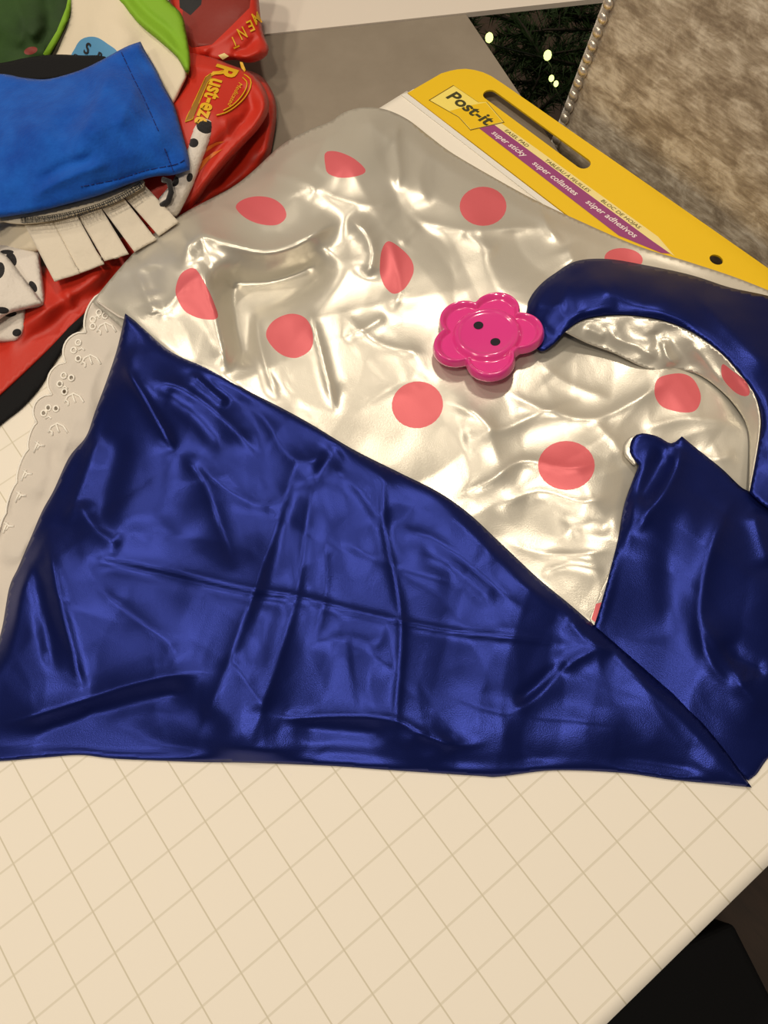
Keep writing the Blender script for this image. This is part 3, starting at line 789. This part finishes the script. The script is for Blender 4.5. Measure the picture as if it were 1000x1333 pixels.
# ------------------------------------------------------------------ costumes on the left
# red padded costume
RC = empty('red_costume', tuple(at(230, 260, TZ)))
tag(RC, 'red padded costume with yellow lettering at the right of the costume heap', 'costume')
under = Cloth([(300, 92, 0.2), (335, 96, 0.1), (354, 118, 0.0), (360, 145, -.1), (356, 180, -.2), (349, 206, -.3), (325, 232, -.35), (290, 252, -.3), (250, 278, -.2), (200, 300, -.2), (200, 200, .3), (260, 120, .3)],
              ctrl=[(320, 170, .35)], folds=[([(352, 120), (354, 160), (340, 215)], .22, 8), ([(330, 150), (310, 200), (270, 250)], -.3, 12, 'g')], puff=(.25, 14), fade=8)
under.build('back_panel', M_red, RC, res=4, thick=0.1)
body = Cloth([(232, 72, 1.3), (262, 70, 1.3), (300, 84, 1.2), (328, 96, 1.05), (346, 118, .9), (350, 142, .8), (338, 166, .7), (318, 188, .6), (295, 212, .5), (272, 240, .35), (255, 265, .15), (233, 287, -.1), (205, 300, -.1), (180, 280, .4), (170, 200, 1.0), (190, 110, 1.4)],
             ctrl=[(280, 150, 1.45), (240, 210, 1.0)], folds=[([(305, 92), (335, 108), (345, 138), (328, 168), (292, 208), (262, 245), (240, 278)], .20, 8), ([(300, 105), (322, 120), (328, 142), (312, 160), (280, 195), (250, 235)], -.12, 7, 'g'), ([(292, 150), (296, 165), (297, 185)], .06, 4), ([(312, 145), (314, 160)], .05, 4), ([(225, 95), (250, 85), (290, 92)], .10, 7), ([(210, 160), (230, 120), (240, 95)], -.15, 12, 'g')],
             puff=(.22, 13), noise=[('n', 30, .06, 21)], fade=8)
body.build('front_panel', M_red, RC, res=3.0, thick=0.1)
hood = Cloth([(225, -50, 1.6), (335, -50, 1.5), (337, 0, 1.3), (342, 40, 1.05), (350, 64, .9), (343, 76, .85), (325, 82, .9), (305, 78, 1.0), (285, 80, 1.1), (262, 76, 1.15), (240, 76, 1.1), (225, 30, 1.2)],
             ctrl=[(290, 20, 1.5), (250, 20, 1.35)], folds=[([(345, 62), (325, 72), (305, 76)], .14, 6), ([(335, 45), (320, 64), (300, 68)], -.1, 5, 'g'), ([(250, 75), (285, 55), (320, 30), (335, 10)], .10, 10), ([(240, 40), (262, 62), (275, 70)], .10, 8)], puff=(.2, 10), noise=[('n', 40, .08, 27)], fade=8)
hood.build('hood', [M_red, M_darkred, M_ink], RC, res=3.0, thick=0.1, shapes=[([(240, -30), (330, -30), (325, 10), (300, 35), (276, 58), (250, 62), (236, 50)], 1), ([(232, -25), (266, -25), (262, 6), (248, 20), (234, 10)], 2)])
zh = lambda x, y: hood.z(x, y) + 0.03
# each letter of the word turns with the seam
for ch, c_, up, h, wv in (('M', (334.5, 24), (.40, .9), 16, 9), ('E', (326.5, 34), (.42, .9), 15, 7), ('N', (315.5, 43.5), (.45, .89), 16, 9), ('T', (305.5, 55.5), (.41, .91), 16, 8)):
    up = np.array(up) / np.hypot(*up); e = np.array([-up[1], up[0]]); c_ = np.array(c_) - up * h / 2
    lettering('letter', ch, c_ - e * wv / 2, c_ + e * wv / 2, h, M_gold, RC, zh, bold=0.01, up=up)
zb = lambda x, y: body.z(x, y) + 0.03
# emblem: arrow-shaped band, name, oval line
def patch(name, pts, c, M, parent, dz=0.02, res=3.0):
    pl = [tuple(p) for p in pts]
    cl = Cloth([(x, y, 0, 1) for x, y in pl], step=4)
    cl.z = lambda x, y: c.z(x, y) + dz
    return cl.build(name, M, parent, res=res, thick=0)
M_dullgold = mat('dull_gold_ink', srgb(150, 104, 18), 0.6)
e7 = lambda L: [(230 + x * .13, 70 + y * .13) for x, y in L]
patch('emblem_band', e7([(290, 235), (340, 200), (350, 240), (312, 290), (160, 655), (85, 682), (100, 640)]), body, M_dullgold, RC, 0.015)
thread('emblem_line', [on(body, e7(l), .02) for l in ([(340, 200), (470, 165)], [(350, 240), (312, 290), (235, 470), (160, 655)], [(290, 235), (340, 200)], [(290, 235), (190, 450), (100, 640), (85, 682), (160, 655)], [(345, 225), (420, 190), (470, 175)])], 0.016, M_gold, RC)
lettering('lettering', 'R', (284, 83), (275.5, 98), 29, M_gold, RC, zb, bold=0.03, up=(.95, .30))
lettering('lettering', 'ust-eze', (275.5, 101), (253, 160), 22, M_gold, RC, zb, bold=0.03, up=(.95, .27))
patch('flame_print', e7([(632, 80), (660, 85), (692, 160), (680, 182), (645, 140)]), body, M_gold, RC, 0.03)
lettering('lettering', 'Medicated', (311, 107), (296, 137), 6, M_gold, RC, zb, bold=0.0, shear=.2, up=(.9, .4))
bodyline = [(318, 97), (326, 103), (326, 114), (318, 128), (305, 140), (293, 147), (282, 150)]
thread('emblem_line', [on(body, spline([(x, y, 0) for x, y in bodyline], False, 4)[:, :2], .03)], 0.022, M_gold, RC)
thread('emblem_line', [on(body, spline([(x, y, 0) for x, y in [(316, 101), (321, 106), (321, 114), (314, 126), (303, 137), (291, 144)]], False, 4)[:, :2], .03)], 0.022, M_gold, RC)
for pl in ([(293, 184), (280, 190), (268, 198), (270, 191), (282, 185)], [(290, 194), (272, 208), (258, 225), (252, 232), (262, 210), (278, 198)], [(262, 216), (252, 236), (244, 248), (250, 228)]):
    patch('flame_print', pl, body, M_orange, RC, 0.015)
patch('buckle_print', [(284, 72), (292, 69), (298, 73), (290, 78)], hood, M_cream, RC, 0.02)
lower = Cloth([(-40, 395, -.15), (0, 372, .1), (60, 345, .3), (120, 325, .4), (190, 295, .3), (250, 268, 0), (262, 268, -.1), (215, 312, -.15), (165, 350, -.1), (128, 388, -.05), (98, 418, -.05), (60, 456, -.05), (0, 512, -.05), (-40, 545, -.05)],
              ctrl=[(60, 400, .45), (130, 355, .4)], folds=[([(0, 440), (60, 405), (100, 380), (160, 335)], .12, 8), ([(80, 390), (88, 380), (95, 405)], .12, 5), ([(10, 470), (70, 420), (120, 375)], -.1, 10, 'g')], puff=(.12, 14), noise=[('n', 30, .06, 33)], fade=10, floor=.16)
lower.build('sleeve', M_red, RC, res=4, thick=0.1)['label'] = 'red sleeve under the white fringe'
# black cloth underneath
BC = Cloth([(-45, 590, .05), (0, 552, .05), (30, 528, .05), (52, 503, .05), (72, 470, .06), (95, 438, .1), (118, 410, .12), (150, 372, .15), (190, 330, .1), (160, 330, -.1), (100, 380, -.1), (40, 440, -.1), (-45, 500, -.1)],
           folds=[([(10, 530), (60, 470), (110, 405)], .08, 10)], puff=(.06, 10), fade=8, floor=.07)
bo = BC.build('black_cloth', M_black, None, res=5, thick=0.06)
tag(bo, 'black cloth lying between the red costume and the lace edge', 'cloth')

# dark green cloth at the top left corner
gc = Cloth([(-60, -60, 1.6), (100, -60, 1.9), (97, -10, 1.7), (90, 25, 1.5), (76, 55, 1.3), (60, 80, 1.1), (20, 92, 1.1), (-60, 100, 1.0)], ctrl=[(20, 20, 1.9)],
           folds=[([(10, -20), (30, 30), (20, 70)], .15, 10), ([(60, -20), (62, 30), (45, 70)], -.15, 10, 'g'), ([(40, 50), (60, 30)], .1, 8)], puff=(.15, 12), noise=[('n', 30, .1, 41)], fade=8)
go = gc.build('green_cloth', [M_dgreen, M_lime, M_darkred], None, res=4, thick=0.1, shapes=[([(97, -10), (90, 25), (76, 53), (62, 76), (56, 70), (74, 40), (86, 10), (92, -20)], 1), (ell(40, 66, 9, 5, -15, 14), 2)])
tag(go, 'dark green cloth with a lime edge in the top left corner of the heap', 'cloth')

# white and lime costume
WC = empty('white_costume', tuple(at(170, 60, TZ)))
tag(WC, 'off-white costume with lime green collar and light blue badge in the heap', 'costume')
wbody = Cloth([(98, -60, 2.2), (170, -60, 2.4), (178, 0, 2.2), (200, 35, 2.0), (225, 60, 1.85), (243, 92, 1.8), (236, 115, 1.7), (222, 140, 1.6), (205, 150, 1.7), (150, 110, 1.8), (110, 100, 1.6), (70, 88, 1.4), (78, 60, 1.6), (92, 20, 1.9)],
              ctrl=[(150, 40, 2.3)], folds=[([(110, 30), (150, 30), (180, 60)], .06, 12), ([(190, 60), (205, 90), (215, 125)], .1, 9)], puff=(.1, 8), noise=[('n', 40, .06, 43)], fade=8)
wbody.build('chest', [M_cloth, M_badge], WC, res=3.5, thick=0.1, shapes=[(sm([(93, 78), (98, 62), (105, 52), (115, 48), (127, 49), (140, 57), (153, 68), (150, 84), (120, 90)]), 1)])
zw = lambda x, y: wbody.z(x, y) + 0.03
lettering('lettering', 'S', (108, 68), (114, 71), 15, M_ink, WC, zw, bold=0.02, up=(.35, -.93))
lettering('lettering', 'R', (124, 79), (131, 81), 13, M_ink, WC, zw, bold=0.02, up=(.35, -.93))
lettering('lettering', 'c', (95, 73), (100, 75), 6, M_ink, WC, zw, bold=0.02, up=(.35, -.93))
collar = Cloth([(140, -60, 2.5), (190, -60, 2.5), (215, -5, 2.3), (236, 18, 2.1), (243, 45, 1.9), (248, 82, 1.95), (243, 95, 1.9), (230, 74, 1.95), (205, 52, 2.0), (180, 32, 2.15), (160, 8, 2.3), (146, -12, 2.4)],
               folds=[([(150, -15), (182, 25), (210, 48), (236, 78)], .08, 5), ([(160, -20), (190, 15), (222, 42), (243, 78)], -.08, 5, 'g')], puff=(.16, 9), fade=5)
collar.build('collar', M_lime, WC, res=3.2, thick=0.1)

# black band and grey lining edge
bb = Cloth([(-50, 108, 2.0), (-50, 86, 2.0), (0, 82, 2.0), (35, 75, 2.0), (70, 71, 2.0), (105, 72, 2.05), (145, 74, 2.1), (135, 95, 2.1), (90, 102, 2.0), (30, 108, 2.0)], puff=(.12, 8), fade=5)
bo2 = bb.build('black_band', M_black, None, res=4, thick=0.08)
tag(bo2, 'black fabric band behind the top edge of the blue felt top', 'band')

# blue felt top
BF = empty('blue_felt_top', tuple(at(120, 200, TZ)))
tag(BF, 'bright blue felt garment with stitched hems on top of the costume heap', 'garment')
felt = Cloth([(-60, 98, 2.3), (0, 96, 2.3), (30, 101, 2.3), (60, 103, 2.3), (90, 96, 2.35), (112, 88, 2.45), (136, 76, 2.6), (152, 67, 2.65), (168, 59, 2.6), (183, 54, 2.5, 1), (189, 66, 2.4), (202, 88, 2.25), (215, 115, 2.1), (226, 135, 1.95), (236, 168, 1.75), (246, 206, 1.5), (247, 221, 1.42, 1), (225, 228, 1.5), (200, 230, 1.6), (170, 239, 1.7), (130, 254, 1.8), (90, 265, 1.85), (50, 275, 1.85), (0, 283, 1.85), (-60, 288, 1.85)],
             ctrl=[(60, 160, 2.85), (150, 130, 2.75), (120, 210, 2.5), (200, 180, 2.2), (20, 220, 2.5)],
             folds=[([(145, 78), (142, 100), (128, 130), (112, 165), (95, 185)], .16, 12), ([(125, 100), (112, 130), (95, 160), (60, 180)], -.14, 14, 'g'), ([(108, 178), (140, 165), (170, 150)], .06, 12), ([(40, 262), (60, 245), (110, 222), (150, 212)], .10, 9), ([(45, 240), (90, 215), (130, 205)], -.10, 9, 'g'), ([(20, 180), (60, 200), (100, 190)], -.06, 16, 'g'), ([(180, 110), (160, 150), (145, 195)], .05, 10),
                    ([(160, 70), (172, 98), (188, 130), (205, 168)], -.05, 3), ([(228, 214), (190, 222), (150, 234), (105, 243)], -.06, 3), ([(216, 195), (222, 212), (226, 226)], -.04, 2.5)],
             puff=(.15, 9), noise=[('n', 45, .08, 51), ('n', 22, .03, 52)], fade=7)
felt.build('body', M_felt, BF, res=3.0, thick=0.12)
M_seam = mat('dark_blue_stitching', srgb(14, 40, 120), 0.8)
def dashes(c, pts, n, r, M, name, parent, dz=.015):
    sp = spline([(x, y, 0) for x, y in pts], False, 2); k = len(sp); L = []
    for i in range(n):
        a = int(i * k / n); b_ = max(a + 2, int((i + 0.62) * k / n)); L.append(on(c, sp[a:b_ + 1, :2], dz))
    return thread(name, [l for l in L if len(l) > 1], r, M, parent, 4)
dashes(felt, [(158, 68), (172, 98), (188, 130), (206, 170)], 22, 0.014, M_seam, 'hem_stitching', BF)
dashes(felt, [(240, 208), (228, 214), (190, 222), (150, 234), (105, 243)], 26, 0.014, M_seam, 'hem_stitching', BF)
dashes(felt, [(214, 193), (220, 208), (226, 224)], 8, 0.014, M_seam, 'hem_stitching', BF)

# fringed white strip under the blue felt
FR = empty('fringed_trim', tuple(at(130, 310, TZ)))
tag(FR, 'cream felt trim cut into five fringe strips with black overlock stitching', 'trim')
r2 = lambda L: [(x * .3, 150 + y * .3) for x, y in L]
strips = [r2([(88, 440), (212, 428), (345, 685), (235, 720)]), r2([(210, 425), (322, 412), (449, 645), (343, 685)]), r2([(320, 405), (426, 382), (558, 600), (452, 632)]), r2([(424, 378), (520, 338), (678, 538), (582, 592)]), r2([(520, 332), (610, 285), (776, 462), (688, 522)])]
for k, q in enumerate(strips):
    (ax, ay), (bx_, by), (cx, cy), (dx_, dy) = q
    zt = 1.45 - .03 * k + (0.03 if k % 2 else 0); ze = 0.95 - .04 * k
    mid = lambda p, r, f: (p[0] + (r[0] - p[0]) * f, p[1] + (r[1] - p[1]) * f)
    nb = [(ax, ay, zt, 1), (bx_, by, zt, 1), mid((bx_, by), (cx, cy), .5) + (zt * .55 + ze * .45,), (cx, cy, ze, 1), (dx_, dy, ze, 1), mid((dx_, dy), (ax, ay), .5) + (zt * .55 + ze * .45,)]
    cl = Cloth(nb, ctrl=[((ax + bx_ + cx + dx_) / 4, (ay + by + cy + dy) / 4, (zt + ze) / 2 + .06)], noise=[('n', 12, .012, 60 + k)], fade=4, step=4)
    cl.build('fringe_strip', M_fringe, FR, res=3.2, thick=0.05)
band = Cloth([(0, 281, 1.62), (40, 276, 1.62), (85, 266, 1.6), (130, 254, 1.55), (170, 240, 1.5), (184, 233, 1.45), (188, 236, 1.45), (186, 243, 1.45), (152, 261, 1.5), (112, 274, 1.52), (70, 286, 1.55), (28, 291, 1.55), (0, 287, 1.58)], step=4)
band.build('band', M_cloth, FR, res=3, thick=0.04)
bl = spline([(27, 283, 0), (60, 281, 0), (94, 275, 0), (126, 266, 0), (156, 253, 0), (183, 237, 0)], False, 2.6)[:, :2]
L = []
pr = None
rs = random.Random(4)
for i in range(0, len(bl) - 1):
    t = bl[i + 1] - bl[i]; nn = np.array([-t[1], t[0]]) / np.linalg.norm(t)
    if nn[1] < 0: nn = -nn
    L.append(np.array([bl[i] + t * rs.random() * .5, bl[i] + nn * (6.5 + rs.random() * 1.5) + t * rs.random()]))
lo1 = [bl + np.array([0, 0]), bl + np.array([.6, 3.2]), bl + np.array([1.6, 7.0])]
zst = lambda p: at(p[:, 0], p[:, 1], np.interp(p[:, 0], [0, 60, 120, 190], [1.70, 1.66, 1.62, 1.58]))
thread('overlock_stitching', [zst(l) for l in L] + [zst(l) for l in lo1], 0.010, M_ink, FR, 4)

# black-spotted plush costume
SP = empty('spotted_plush_costume', tuple(at(40, 380, TZ)))
tag(SP, 'white plush costume with black spots, partly covered by the blue felt', 'costume')
ear = Cloth([(258, 152, 1.55), (268, 147, 1.5), (278, 152, 1.45), (280, 162, 1.4), (274, 185, 1.2), (263, 212, 1.0), (252, 240, .8), (240, 265, .6), (229, 283, .4), (212, 278, .6), (205, 262, .8), (218, 245, 1.0), (232, 222, 1.1), (243, 195, 1.3), (250, 170, 1.5)],
            puff=(.25, 10), fade=5, step=4)
ear.build('ear', [M_plush, M_spot], SP, res=2.6, thick=0.12, shapes=[(sm([(257, 157), (268, 156), (277, 161), (276, 171), (267, 174), (257, 168)]), 1), (ell(252, 186, 6.5, 6, 0, 18), 1), (ell(227, 236, 6, 7, 20, 16), 1), (ell(247, 231, 4, 6, 15, 14), 1)])
thread('piping_loop', [at(*np.array([(212, 234, 1.5), (220, 236, 1.5), (223, 250, 1.3), (219, 262, 1.1), (210, 268, 1.0)]).T)], .09, M_spot, SP, 8)
f1 = Cloth([(-50, 300, .8), (0, 290, 1.0), (40, 288, 1.2), (50, 305, 1.1), (55, 325, .9), (30, 330, .7), (0, 330, .6), (-50, 330, .6)], puff=(.2, 10), fade=5)
f1.build('collar', [M_cloth], SP, res=4, thick=0.12)
f2 = Cloth([(-10, 318, .75), (46, 325, .75), (53, 345, .72), (58, 385, .65), (56, 400, .55), (30, 400, .55), (0, 380, .6)], puff=(.2, 10), fade=5)
f2.build('sleeve', [M_plush, M_spot], SP, res=3.5, thick=0.12, shapes=[(ell(15, 337, 6, 10, -25, 18), 1), (ell(43, 373, 4.5, 8, -30, 16), 1), (ell(9, 328, 9, 3, 0, 14), 1)])
f3 = Cloth([(-50, 410, .3), (0, 408, .4), (30, 400, .5), (34, 412, .45), (33, 428, .35), (26, 441, .25), (10, 446, .2), (-50, 440, .2)], puff=(.2, 10), fade=5)
f3.build('paw', [M_plush, M_spot], SP, res=3.5, thick=0.12, shapes=[(ell(22, 433, 6, 5, -15, 16), 1), (ell(14, 409, 8, 3.5, -8, 14), 1)])
f4 = Cloth([(-50, 300, 1.05), (-5, 325, 1.05), (10, 335, 1.05), (25, 355, 1.0), (45, 380, .95), (56, 396, .85, 1), (35, 402, .85), (12, 408, .85), (-10, 420, .8), (-50, 425, .8)], ctrl=[(0, 375, 1.15)], puff=(.15, 9), noise=[('n', 12, .03, 77)], fade=5)
f4.build('body', [M_plush, M_spot], SP, res=3, thick=0.12, shapes=[(ell(-1, 352, 7, 11, 10, 18), 1), (ell(3, 404, 9, 4.5, 5, 16), 1)])

# ------------------------------------------------------------------ velvet chair
CH = empty('velvet_chair', (-5, 21.5, FLOOR))
tag(CH, 'chair upholstered in crushed taupe velvet with silver nailheads beyond the pad', 'chair')
# the left edge of the backrest, rising and leaning back
lean = 0.16
y0c = 19.75
def chair_pt(x, z, off=0.0): return np.array([x, y0c + lean * (z + 0.5) + off, z])
xl = at(727, 155, -0.2)[0]
# solve edge x at the two heights so that it follows a straight side
def ray_plane(px, py, off=0.0):
    c = np.array([(px - 500) / 1000 / CAM_F, (py - 666.5) / 1000 / CAM_F, 1.0]); d = c @ CAM_R
    # y = y0c + lean*(z+.5)+off
    k = (y0c + lean * (CAM_C[2] + .5) + off - CAM_C[1]) / (d[1] - lean * d[2]); return CAM_C + d * k
e1 = ray_plane(722, 160); e2 = ray_plane(781, 0)
sl = (e2[0] - e1[0]) / (e2[2] - e1[2])
def xleft(z): return e1[0] + sl * (z - e1[2])
zb0, zb1 = -12.0, 13.5
xr = 8.0
def slab(name, inset, f0, f1, M, rnd):
    bm = bmesh.new(); rows = []
    zs = np.linspace(zb0, zb1 - inset, 24)
    xs_ = np.linspace(0, 1, 30)
    for off, flag in ((f0, 0), (f1, 1)):
        g = []
        for z in zs:
            row = []
            for t in xs_:
                x = xleft(z) + inset + (xr - inset - xleft(z) - inset) * t
                e = min((x - xleft(z) - inset), (xr - inset - x), (zb1 - inset - z)); k = max(0, 1 - e / rnd)
                o_ = off + (1 if flag == 0 else -1) * rnd * (1 - math.sqrt(max(0, 1 - k * k)))
                row.append(bm.verts.new(Vector(W(chair_pt(x, z, o_)))))
            g.append(row)
        rows.append(g)
    for g in rows:
        for a, b_ in zip(g, g[1:]):
            for i in range(len(a) - 1): bm.faces.new((a[i], a[i + 1], b_[i + 1], b_[i]))
    A, B = rows
    nz_, nx_ = len(zs), len(xs_)
    per = [(j, 0) for j in range(nz_)] + [(nz_ - 1, i) for i in range(1, nx_)] + [(j, nx_ - 1) for j in range(nz_ - 2, -1, -1)] + [(0, i) for i in range(nx_ - 2, 0, -1)]
    for p, q in zip(per, per[1:] + per[:1]):
        bm.faces.new((A[p[0]][p[1]], A[q[0]][q[1]], B[q[0]][q[1]], B[p[0]][p[1]]))
    return bmesh_obj(name, bm, M, CH)
slab('backrest', 0.0, 0.0, 2.6, M_velvet, 0.22)
# nailheads: one shared dome mesh
bm = bmesh.new(); bmesh.ops.create_uvsphere(bm, u_segments=12, v_segments=6, radius=0.185 * S)
for v in bm.verts: v.co.y *= 0.62
nm = bpy.data.meshes.new('nailhead'); bm.to_mesh(nm); bm.free()
nm.polygons.foreach_set('use_smooth', [True] * len(nm.polygons)); nm.materials.append(M_nail)
z = -6.0
while z < zb1 - 0.4:
    for side in (0, 1):
        x = xleft(z) + 0.34 if side == 0 else xr - 0.34
        o = bpy.data.objects.new('nailhead', nm); COL.objects.link(o); o.parent = CH
        o.location = Vector(W(chair_pt(x, z, -0.03))) - CH.location
    z += 0.42
box('seat', xleft(-12) + .3, xr - .3, 3.5, 20.5, -14.5, -10.5, M_velvet, CH, bev=0.6)
for lx in (xleft(-12) + 1.2, xr - 1.2):
    for ly in (5, 19.5):
        box('leg', lx - .7, lx + .7, ly - .7, ly + .7, FLOOR, -14.4, M_black, CH, bev=.15)

# ------------------------------------------------------------------ black box on the floor at the right
kz = -15.0
k0 = at(955, 1200, kz); k1 = at(890, 1229, kz); k2 = at(1000, 1256, kz)
ua = (k1 - k0)[:2]; ua /= np.linalg.norm(ua); ub = np.array([ua[1], -ua[0]])
if np.dot(ub, (k2 - k0)[:2]) < 0: ub = -ub
q0 = k0[:2]
bx = plate('black_box', [tuple(q0), tuple(q0 + ua * 13), tuple(q0 + ua * 13 + ub * 12), tuple(q0 + ub * 12)], [], FLOOR, kz, M_black)
bv = bx.modifiers.new('edge', 'BEVEL'); bv.width = 0.25 * S; bv.segments = 3; bv.limit_method = 'ANGLE'
tag(bx, 'black square-cornered box on the dark floor below the pad edge', 'box')

# ------------------------------------------------------------------ fir garland with lights, low behind the table
GZ = -9.0
gcen = at(690, 60, GZ)
FG = empty('fir_garland', tuple(gcen))
tag(FG, 'dark green fir garland in the gap between table and chair', 'garland')
rnd = random.Random(7)
bm = bmesh.new(); bms = bmesh.new()
for s_ in range(70):
    px = rnd.uniform(570, 810); py = rnd.uniform(-60, 190)
    base = at(px, py, GZ - 2.5 + rnd.uniform(-1.5, 1.0)); a = rnd.uniform(0, 6.28); L_ = rnd.uniform(4, 7)
    d = np.array([math.cos(a), math.sin(a), rnd.uniform(-.1, .35)]); d /= np.linalg.norm(d)
    tip_ = base + d * L_
    tube(bms, [tuple(W(base)), tuple(W(base + d * L_ * .5 + np.array([0, 0, .2]))), tuple(W(tip_))], [.09 * S, .07 * S, .03 * S], 5)
    for k in range(170):
        t = rnd.random(); p = base + d * L_ * t; v = np.array([rnd.gauss(0, 1), rnd.gauss(0, 1), rnd.gauss(0, 1)]); v /= np.linalg.norm(v)
        v = v + d * 0.9; v /= np.linalg.norm(v); l = rnd.uniform(.6, 1.1); q = p + v * l
        sd = np.cross(v, (0.3, 0.5, 0.8)); sd = sd / (np.linalg.norm(sd) + 1e-6) * .045; s2 = np.cross(v, sd)
        vs4 = [bm.verts.new(Vector(W(p + sd))), bm.verts.new(Vector(W(p - sd * .5 + s2))), bm.verts.new(Vector(W(p - sd * .5 - s2))), bm.verts.new(Vector(W(q)))]
        for f in ((0, 1, 3), (1, 2, 3), (2, 0, 3)): bm.faces.new([vs4[i] for i in f])
nd = bmesh_obj('needles', bm, M_pine, FG, smooth=False); nd['kind'] = 'stuff'
bmesh_obj('branches', bms, M_bark, FG)
FL = empty('fairy_lights', tuple(at(713, 73, GZ + 1.6)))
tag(FL, 'string of warm lit fairy lights on the dark fir garland', 'fairy lights')
bpos = [at(637, 49, GZ + 1.6), at(713, 72, GZ + 1.6), at(718, 102, GZ + 1.6), at(724, 109, GZ + 1.6)]
for p, rr in zip(bpos, (.20, .20, .13, .12)):
    bm = bmesh.new(); bmesh.ops.create_icosphere(bm, subdivisions=2, radius=rr * S)
    for v in bm.verts: v.co.z *= 1.25; v.co += Vector(W(p))
    bmesh_obj('bulb', bm, M_bulb, FL)
w_ = [at(600, 20, GZ + 1.3)] + [p - np.array([0, 0, .25]) for p in bpos] + [at(745, 160, GZ + 1.0)]
thread('wire', [spline([tuple(p) for p in w_], False, .5)], .04, M_wire, FL)
